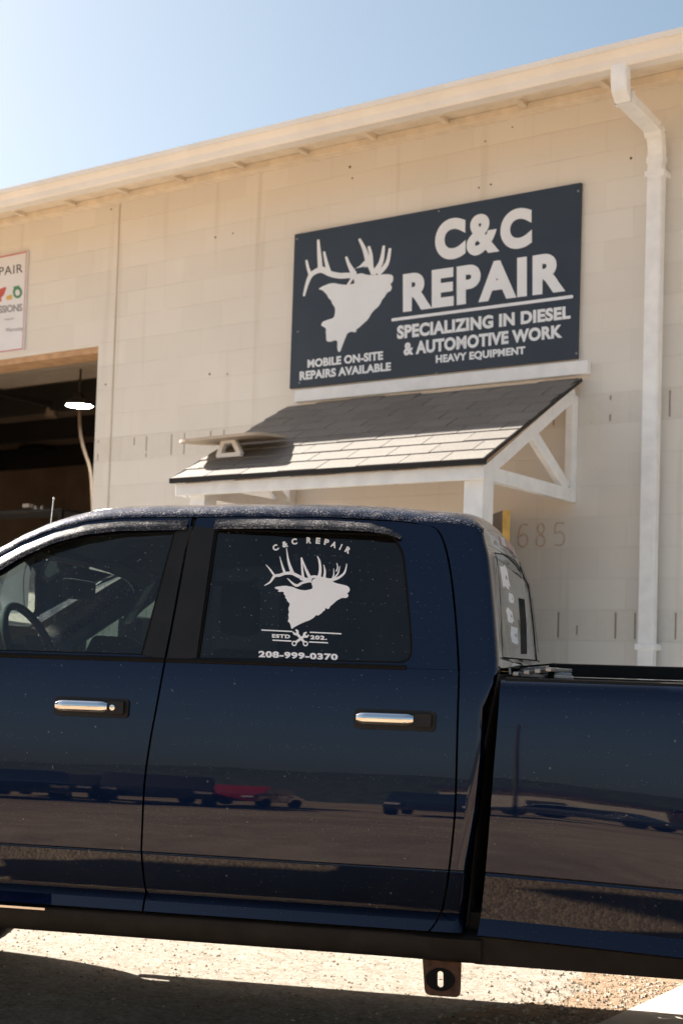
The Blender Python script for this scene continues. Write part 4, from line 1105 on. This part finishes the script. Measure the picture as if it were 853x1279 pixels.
# ---- bed
UBz = by_z(Tp(x, y, yc=.02) for x, y in ((624, 854), (621.5, 900), (617, 960), (612, 1030), (607, 1090), (599, 1150), (592, 1208)))
ubl = lambda z: smooth_tab(UBz, z)
YB = [(.40, .05), (.487, .040), (.56, .028), (.575, .024), (.585, .000), (.622, .035), (.632, .042), (.70, .026), (.772, .003)]
YB2 = [(.786, .0), (.95, .001), (1.06, .007), (1.17, .0145), (1.27, .024), (1.345, .036), (1.375, .048), (1.388, .062), (1.394, .08)]
def yb_(z):
    if z < .772: return interp(YB, z)
    if z < .786: return .003 + .005 * math.sin((z - .772) / .014 * math.pi) - .003 * (z - .772) / .014
    return smooth_tab(YB2, z)
WC, WR = .86, .53
BE = 1.55
def zarch(u):
    d = abs(u - WC); return .47 + math.sqrt(WR * WR - d * d) if d < WR else .40
cols = [0, .03, .06, .1, .15, .2, .25, .3, .35, .4] + [.4 + .6 * i / 18 for i in range(1, 19)]
zbed = [.487, .53, .565, .5749, .585, .600, .622, .632, .66, .70, .74, .7715, .7755, .779, .7825, .7861, .82, .88, .95, 1.02, 1.09, 1.16, 1.23, 1.29, 1.335, 1.36, 1.375, 1.386, 1.394]
def bed_pt(c, z):
    a = ubl(z); u = a + (BE - a) * c; drop = .035 * max(0, min(1, (u + .45) / .75)) * max(0, 1 - max(0, z - .45) / .9)
    fl = -.012 * max(0, min(1, (u + .25) / .7)) * max(0, 1 - abs(z - .72) / .5)
    return (u, yb_(z) + fl, z - drop * (0 if z < .52 else 1))
m = MB()
for i in range(len(cols) - 1):
    for k in range(len(zbed) - 1):
        cu = bed_pt((cols[i] + cols[i + 1]) / 2, zbed[k])
        if (zbed[k] + zbed[k + 1]) / 2 < zarch(cu[0]) and abs(cu[0] - WC) < WR: continue
        q = [bed_pt(cols[i], zbed[k]), bed_pt(cols[i + 1], zbed[k]), bed_pt(cols[i + 1], zbed[k + 1]), bed_pt(cols[i], zbed[k + 1])]
        m.add(q, [(0, 1, 2, 3)], 0 if zbed[k] >= .5749 else 1)
two(m, 'bed_side', ['paint', 'plastic'], smooth=25, lip=(0, .03, 0), merge=True)
ub0 = ubl(1.39)
m = MB(); rows = []
for y, z in ((.066, 1.3885), (.07, 1.397), (.085, 1.401), (.13, 1.401), (.145, 1.392), (.145, 1.34)): rows.append([(ub0 + .012 + (BE - ub0) * i / 20, y, z) for i in range(21)])
m.grid(rows); two(m, 'rail_cap', 'plastic', smooth=40)
m = MB(); m.box(ub0 + .01, BE, .147, .155, .88, 1.35); two(m, 'bed_inner_wall', 'paint')
m = MB(); m.box(ub0 + .01, BE, .13, TW - .13, .82, .87); m.build('bed_floor', 'plastic', TR)
m = MB(); m.box(ub0 + .005, ub0 + .045, .10, TW - .10, .60, 1.372); m.build('bed_front_wall', 'paint', TR, bevel=.01)
m = MB(); m.box(BE + .005, BE + .06, .05, TW - .05, .62, 1.39); tg = m.build('tailgate', 'paint', TR, bevel=.015)
m = MB(); m.box(BE + .062, BE + .085, .82, 1.13, 1.2, 1.28); m.build('handle', 'chrome', tg, bevel=.008)
m = MB(); m.prism(rnd_poly([(BE + .02, .48), (BE + .22, .50), (BE + .23, .62), (BE + .02, .64)], .04), 'y', .02, TW - .02) if False else m.box(BE + .03, BE + .21, .03, TW - .03, .50, .66); m.build('rear_bumper', 'chrome', TR, bevel=.03)
for y in (.06, TW - .20):
    m = MB(); m.box(BE + .0, BE + .065, y, y + .14, .85, 1.30); m.build('tail_light', 'red_lens', TR, bevel=.012)
m = MB(); m.box(ub0 + .05, BE - .02, TW - .15, TW - .06, 1.404, 1.462); m.build('rail_box', 'plastic', TR, bevel=.008)
# ---- chassis, axles, wheels
m = MB(); m.box(-3.3, BE, .38, .50, .50, .62); m.box(-3.3, BE, TW - .50, TW - .38, .50, .62); m.box(-2.75, -.45, .10, TW - .10, .575, .64); m.box(-.4, BE, .2, TW - .2, .70, .80)
m.box(-2.4, -1.0, .60, 1.3, .44, .6); m.tube([(-3.19, .2, .40), (-3.19, TW - .2, .40)], .06); m.tube([(.86, .2, .40), (.86, TW - .2, .40)], .07); m.box(-3.9, -2.75, .3, TW - .3, .5, .9); m.box(-2.80, -2.76, .10, .5, .36, .62); m.box(-2.80, -2.76, TW - .5, TW - .10, .36, .62)  # last two boxes are flaps added to block sunlight leaking under the cab
m.build('chassis', 'under', TR)
def wheel(u, y, sgn):
    m = MB(); m.lathe((u, y, .405), [(.24, -.12), (.33, -.135), (.385, -.12), (.405, -.07), (.405, .07), (.385, .12), (.33, .135), (.24, .12)], 'y', 40)
    t = m.build('wheel', 'rubber', TR, smooth=40)
    m = MB(); m.lathe((u, y, .405), [(.245, -.10 * sgn), (.22, -.12 * sgn), (.20, -.04 * sgn), (.09, -.05 * sgn), (.07, -.09 * sgn), (.001, -.09 * sgn)], 'y', 40)
    for k in range(8):
        a = k * math.pi / 4; m.bar((u + .07 * math.cos(a), y - .07 * sgn, .405 + .07 * math.sin(a)), (u + .225 * math.cos(a), y - .10 * sgn, .405 + .225 * math.sin(a)), .05, .03, (0, 1, 0))
    m.build('rim', 'rim', t, smooth=30)
for u in (-3.19, .86):
    wheel(u, .15, 1); wheel(u, TW - .15, -1)
# ---- front end (mostly out of the picture)
FE = -3.98
m = MB(); Wc = -3.19
def zaf(u): d = abs(u - Wc); return .47 + math.sqrt(max(0, .51 ** 2 - d * d)) if d < .51 else .52
for i in range(26):
    u0 = s0(1.0) - .008 - (abs(FE) - 2.77) * i / 26 if False else -2.765 + (FE + 2.765) * i / 26
    u1 = -2.765 + (FE + 2.765) * (i + 1) / 26
    for k in range(14):
        def P(u, t):
            za_ = zaf(u); z = za_ + (1.30 - za_) * t
            return (u, ys(min(z, 1.35)) + .10 * max(0, (-3.55 - u) / .43) ** 2, z)
        m.add([P(u0, k / 14), P(u1, k / 14), P(u1, (k + 1) / 14), P(u0, (k + 1) / 14)], [(0, 1, 2, 3)])
two(m, 'fender', 'paint', smooth=30, merge=True)
m = MB(); rows = []
for i in range(13):
    u = -2.70 + (FE + .02 + 2.70) * i / 12; row = []
    for k in range(13):
        y = .035 + (TW - .07) * k / 12; c = 1 - abs((y - TW / 2) / (TW / 2)) ** 3
        row.append((u, y, 1.30 + .13 * min(1, c * 1.4) - .10 * (i / 12) ** 2.5))
    rows.append(row)
m.grid(rows); m.build('hood', 'paint', TR, smooth=50)
m = MB(); m.box(FE - .03, FE + .02, .38, TW - .38, .72, 1.20); gr_ = m.build('grille', 'chrome', TR, bevel=.03)
m = MB(); m.box(FE - .05, FE - .032, .44, TW / 2 - .05, .78, 1.14); m.box(FE - .05, FE - .032, TW / 2 + .05, TW - .44, .78, 1.14); m.build('mesh', 'rubber', gr_)
for y in (.10, TW - .37):
    m = MB(); m.box(FE - .01, FE + .10, y, y + .27, .92, 1.16); m.build('headlight', 'clear_lens', TR, bevel=.03)
m = MB(); m.box(FE - .16, FE + .08, .04, TW - .04, .50, .72); m.build('front_bumper', 'chrome', TR, bevel=.05)
# side mirrors
m = MB(); mu, mz = -2.40, 1.47
m.box(mu - .10, mu + .04, -.27, -.05, mz - .10, mz + .16)
two(m, 'side_mirror', 'black_trim', bevel=.035, smooth=50)
m = MB(); m.poly(rnd_poly([(-2.62, 1.425), (-2.235, 1.425), (-2.25, 1.455), (-2.38, 1.525), (-2.56, 1.53)], .03), fn=side(-.02)); two(m, 'mirror_sail', 'black_trim', lip=(0, .018, 0))
# mast antenna on the far fender
au, az = Tp(65, 622, yc=1.78)
m = MB(); m.tube([(au - .06, 1.80, 1.30), (au, 1.80, az)], .0035, 6); m.lathe((au, 1.80, az), [(.0005, -.007), (.007, 0), (.0005, .007)], 'z', 8); m.build('antenna', 'chrome', TR)

# ---- interior
m = MB(); m.box(-2.75, -.52, .14, TW - .14, .645, .67); m.build('cab_floor', 'interior', TR)
m = MB(); rows = []
for u in [-2.30 + i * .1 for i in range(18)]:
    rows.append([(u, p[1] + .02 * (1 if p[1] < TW / 2 else -1), p[2] - .03) for p in roof_section(u)[2:-2]])
m.grid(rows); m.build('headliner', 'interior_grey', TR, smooth=40)
m = MB(); m.box(-2.62, -.60, .085, .12, .68, 1.405); two(m, 'door_trim', 'interior')
m = MB(); m.bar((s1(1.43) + .03, .12, 1.41), (s1(1.86) + .05, .225, 1.87), .12, .03, (0, 1, 0)); two(m, 'pillar_lining', 'interior_grey')
m = MB(); prof = [(-2.95, 1.34), (-2.80, 1.43), (-2.60, 1.425), (-2.50, 1.36), (-2.46, 1.2), (-2.5, .85), (-2.7, .7), (-2.95, .7)]
m.prism(prof, 'y', .13, TW - .13); m.build('dashboard', 'interior', TR, bevel=.02, smooth=40)
m = MB()
for y0, y1, z0, z1 in ((.28, .62, 1.27, 1.29), (.70, 1.02, 1.20, 1.30), (1.2, 1.6, 1.26, 1.29)): m.box(-2.505, -2.47, y0, y1, z0 + .13, z1 + .14)
m.box(-2.40, -2.33, .75, .98, 1.0, 1.16); m.build('dash_trim', 'dash_light', TR)
# steering wheel
c = Vector((-2.255, .50, 1.437)); ax = Vector((.90, 0, .43)).normalized(); e1 = Vector((0, 1, 0)); e2 = ax.cross(e1)
m = MB(); ring_ = [c + (e1 * math.cos(t / 30 * 6.2832) + e2 * math.sin(t / 30 * 6.2832)) * .19 for t in range(31)]
m.tube(ring_, .016, 10, cap=False); sw = m.build('steering_wheel', 'interior', TR, smooth=60)
m = MB(); 
for a in (0, math.pi, -math.pi / 2): m.bar(c, c + (e1 * math.cos(a) + e2 * math.sin(a)) * .185, .05, .018, ax)
m.bar(c + ax * .02, c - ax * .04, .13, .12); m.tube([c - ax * .04, c - ax * .35 + Vector((0, 0, -.05))], .05); m.build('hub', 'interior_grey', sw)
def seat(y, u, back_z, wide):
    m = MB(); hw = wide / 2
    m.box(u - .50, u + .02, y - hw, y + hw, .82, 1.02)
    v = [(u - .02, y - hw, .95), (u - .02, y + hw, .95), (u + .14, y + hw, .95), (u + .14, y - hw, .95), (u + .12, y - hw * .86, back_z), (u + .12, y + hw * .86, back_z), (u + .22, y + hw * .86, back_z), (u + .22, y - hw * .86, back_z)]
    m.add(v, [(0, 3, 2, 1), (4, 5, 6, 7), (0, 1, 5, 4), (1, 2, 6, 5), (2, 3, 7, 6), (3, 0, 4, 7)])
    s = m.build('seat', 'interior', TR, bevel=.045, smooth=60)
    for dy in ((0,) if wide < 1 else (-.42, .42)):
        m = MB(); m.box(u + .12, u + .22, y + dy - .13, y + dy + .13, back_z + .05, back_z + .24); h = m.build('headrest', 'interior', s, bevel=.04, smooth=60)
seat(.52, -1.62, 1.47, .50); seat(TW - .52, -1.62, 1.47, .50); seat(TW / 2, -.82, 1.42, 1.40)
m = MB(); m.box(-2.30, -2.25, TW / 2 - .13, TW / 2 + .13, 1.66, 1.74); m.tube([(-2.3, TW / 2, 1.72), (-2.38, TW / 2, 1.82)], .012); m.build('mirror', 'interior', TR, bevel=.012)
for y in (.35, TW - .75):
    m = MB(); m.bar((-2.28, y + .2, 1.845), (-2.12, y + .2, 1.80), .42, .02, (1, 0, .8)); m.build('sun_visor', 'interior', TR, bevel=.008)
m = MB(); m.tube([(s1(1.7) - .03, .20, 1.72), (s1(1.6) - .05, .17, 1.55), (-1.62, .14, 1.2)], .012, 6); two(m, 'seat_belt', 'interior')
m = MB(); pts = [(-1.92, TW - .24, 1.80), (-1.90, TW - .30, 1.775), (-1.74, TW - .30, 1.775), (-1.72, TW - .24, 1.80)]; m.tube(pts, .012, 8); m.build('grab_handle', 'interior_grey', TR, smooth=60)

# ---- things lying in the truck bed
BX = thing('folded_rack', 'T', (-.28, .35, 1.375), 'folded grey bars strapped over the front corner of the truck bed', 'rack')
m = MB()
for i in range(4): m.bar((-.40 + .035 * i, .10 + .0 * i, 1.412 + .006 * i), (-.39 + .035 * i, 1.30, 1.412 + .006 * i), .018, .014)
m.bar((-.41, .2, 1.41), (-.24, .42, 1.405), .03, .012); m.bar((-.41, .55, 1.42), (-.25, .62, 1.415), .03, .012)
m.build('bar', 'grey_metal', BX, bevel=.003)
m = MB(); m.bar((-.30, .30, 1.38), (-.295, .30, 1.45), .02, .02); m.bar((-.40, .27, 1.436), (-.29, .27, 1.448), .02, .006); m.build('strap', 'rubber', BX)
m = MB(); m.tube([(-.40, .30, 1.41), (-.36, .42, 1.425), (-.31, .60, 1.425)], .016, 10); m.build('rolled_cover', 'interior_grey', BX, smooth=60)

# ------------------------------------------------------------------ across the lot, seen mirrored in the doors
def far(x, y): return Vector((x, y, 0))
def car(name, x, y, rz, mat, label, grp='cars parked across the lot'):
    t = thing(name, 'G', (x, y, 0), label, 'car', grp)
    base_rot = rz; t.rotation_euler = (0, 0, rz)
    OFF[t.name] = ('G', Vector((0, 0, 0)))
    prof = [(-2.2, .35), (-2.25, .75), (-1.3, .95), (-.7, 1.42), (.9, 1.45), (1.6, 1.0), (2.2, .92), (2.25, .4)]
    m = MB(); m.prism(prof, 'y', -.88, .88); m.build('body', mat, t, bevel=.08, smooth=40)
    m = MB(); m.prism([(-1.15, .98), (-.65, 1.36), (.85, 1.38), (1.4, 1.02)], 'y', -.885, .885); m.build('window', 'glass_dark', t)
    for u in (-1.4, 1.4):
        for s in (-1, 1):
            m = MB(); m.lathe((u, s * .82, .33), [(.001, -.1), (.3, -.1), (.33, 0), (.3, .1), (.001, .1)], 'y', 20); m.build('wheel', 'rubber', t, smooth=40)
    for s in (-.7, .7):
        m = MB(); m.box(2.2, 2.27, s - .13, s + .13, .68, .80); m.build('headlight', 'clear_lens', t)
        m = MB(); m.box(-2.28, -2.2, s - .13, s + .13, .66, .80); m.build('tail_light', 'red_lens', t)
    return t
cars = [(-14.9, -13.6, 52, 'grey_paint', 'dark car at the left end of the row mirrored in the front door', 1.15), (-13.4, -16.6, 60, 'steel_dark', 'dark van-like car mirrored near the front door handle', 1.25),
        (-14.0, -21.5, 78, 'red_paint', 'red car with a tail light glint mirrored in the rear door', 1.1), (-8.9, -21.2, 75, 'grey_paint', 'dark car right of the red one, mirrored under the rear door handle', 1.15),
        (-17.5, -19.0, 62, 'steel_dark', 'dark car standing behind the front row across the lot', 1.2), (-7.4, -27.5, 12, 'grey_paint', 'low dark car mirrored beside the cab corner', 1.0)]
for x, y, a_, mt_, lb, sc in cars: car('parked_car', x, y, rad(a_), mt_, lb, None).scale = (sc, sc, sc)
def shed(x, y, w_, d_, h_, label):
    t = thing('low_building', 'G', (x, y, 0), label, 'building', 'low buildings across the lot'); OFF[t.name] = ('G', Vector((0, 0, 0)))
    m = MB(); m.box(-w_ / 2, w_ / 2, -d_ / 2, d_ / 2, 0, h_); m.build('wall', 'tan_wall', t)
    m = MB(); m.box(-w_ / 2 - .3, w_ / 2 + .3, -d_ / 2 - .3, d_ / 2 + .3, h_, h_ + .35); m.build('roof', 'dark_metal', t)
    m = MB(); m.box(-.6, .6, d_ / 2 + .003, d_ / 2 + .05, 0, 2.2); m.build('door', 'steel_dark', t)
shed(-14.5, -52, 9, 6, 3.0, 'wide tan building across the lot, mirrored between the doors')
shed(-7.5, -54, 6, 6, 3.0, 'narrow tan building across the lot, mirrored in the bed side')
tp_ = thing('utility_pole', 'G', (-7.4, -22, 0), 'thin bare pole across the lot, mirrored in the bed side', 'pole'); OFF[tp_.name] = ('G', Vector((0, 0, 0)))
m = MB(); m.tube([(0, 0, 0), (0, 0, 6.5)], [.055, .035], 10); m.build('pole', 'bark', tp_); m = MB(); m.box(-.35, .35, -.03, .03, 6.1, 6.16); m.build('crossarm', 'bark', tp_)
m = MB(); rows = [[], [], [], []]; r = random.Random(5)
for i in range(121):
    x = -260 + 4 * i; h = 6.6 + .8 * math.sin(x * .021 + 1) + .45 * math.sin(x * .09) + .2 * math.sin(x * .31) + r.uniform(-.12, .12)
    y = -88 + 5 * math.sin(x * .013)
    rows[0].append((x, y + 14, -.2)); rows[1].append((x, y + 8, h * .55)); rows[2].append((x, y, h)); rows[3].append((x, y - 30, -.2))
m.grid(rows); struct(m.build('hills', 'foliage', smooth=60))
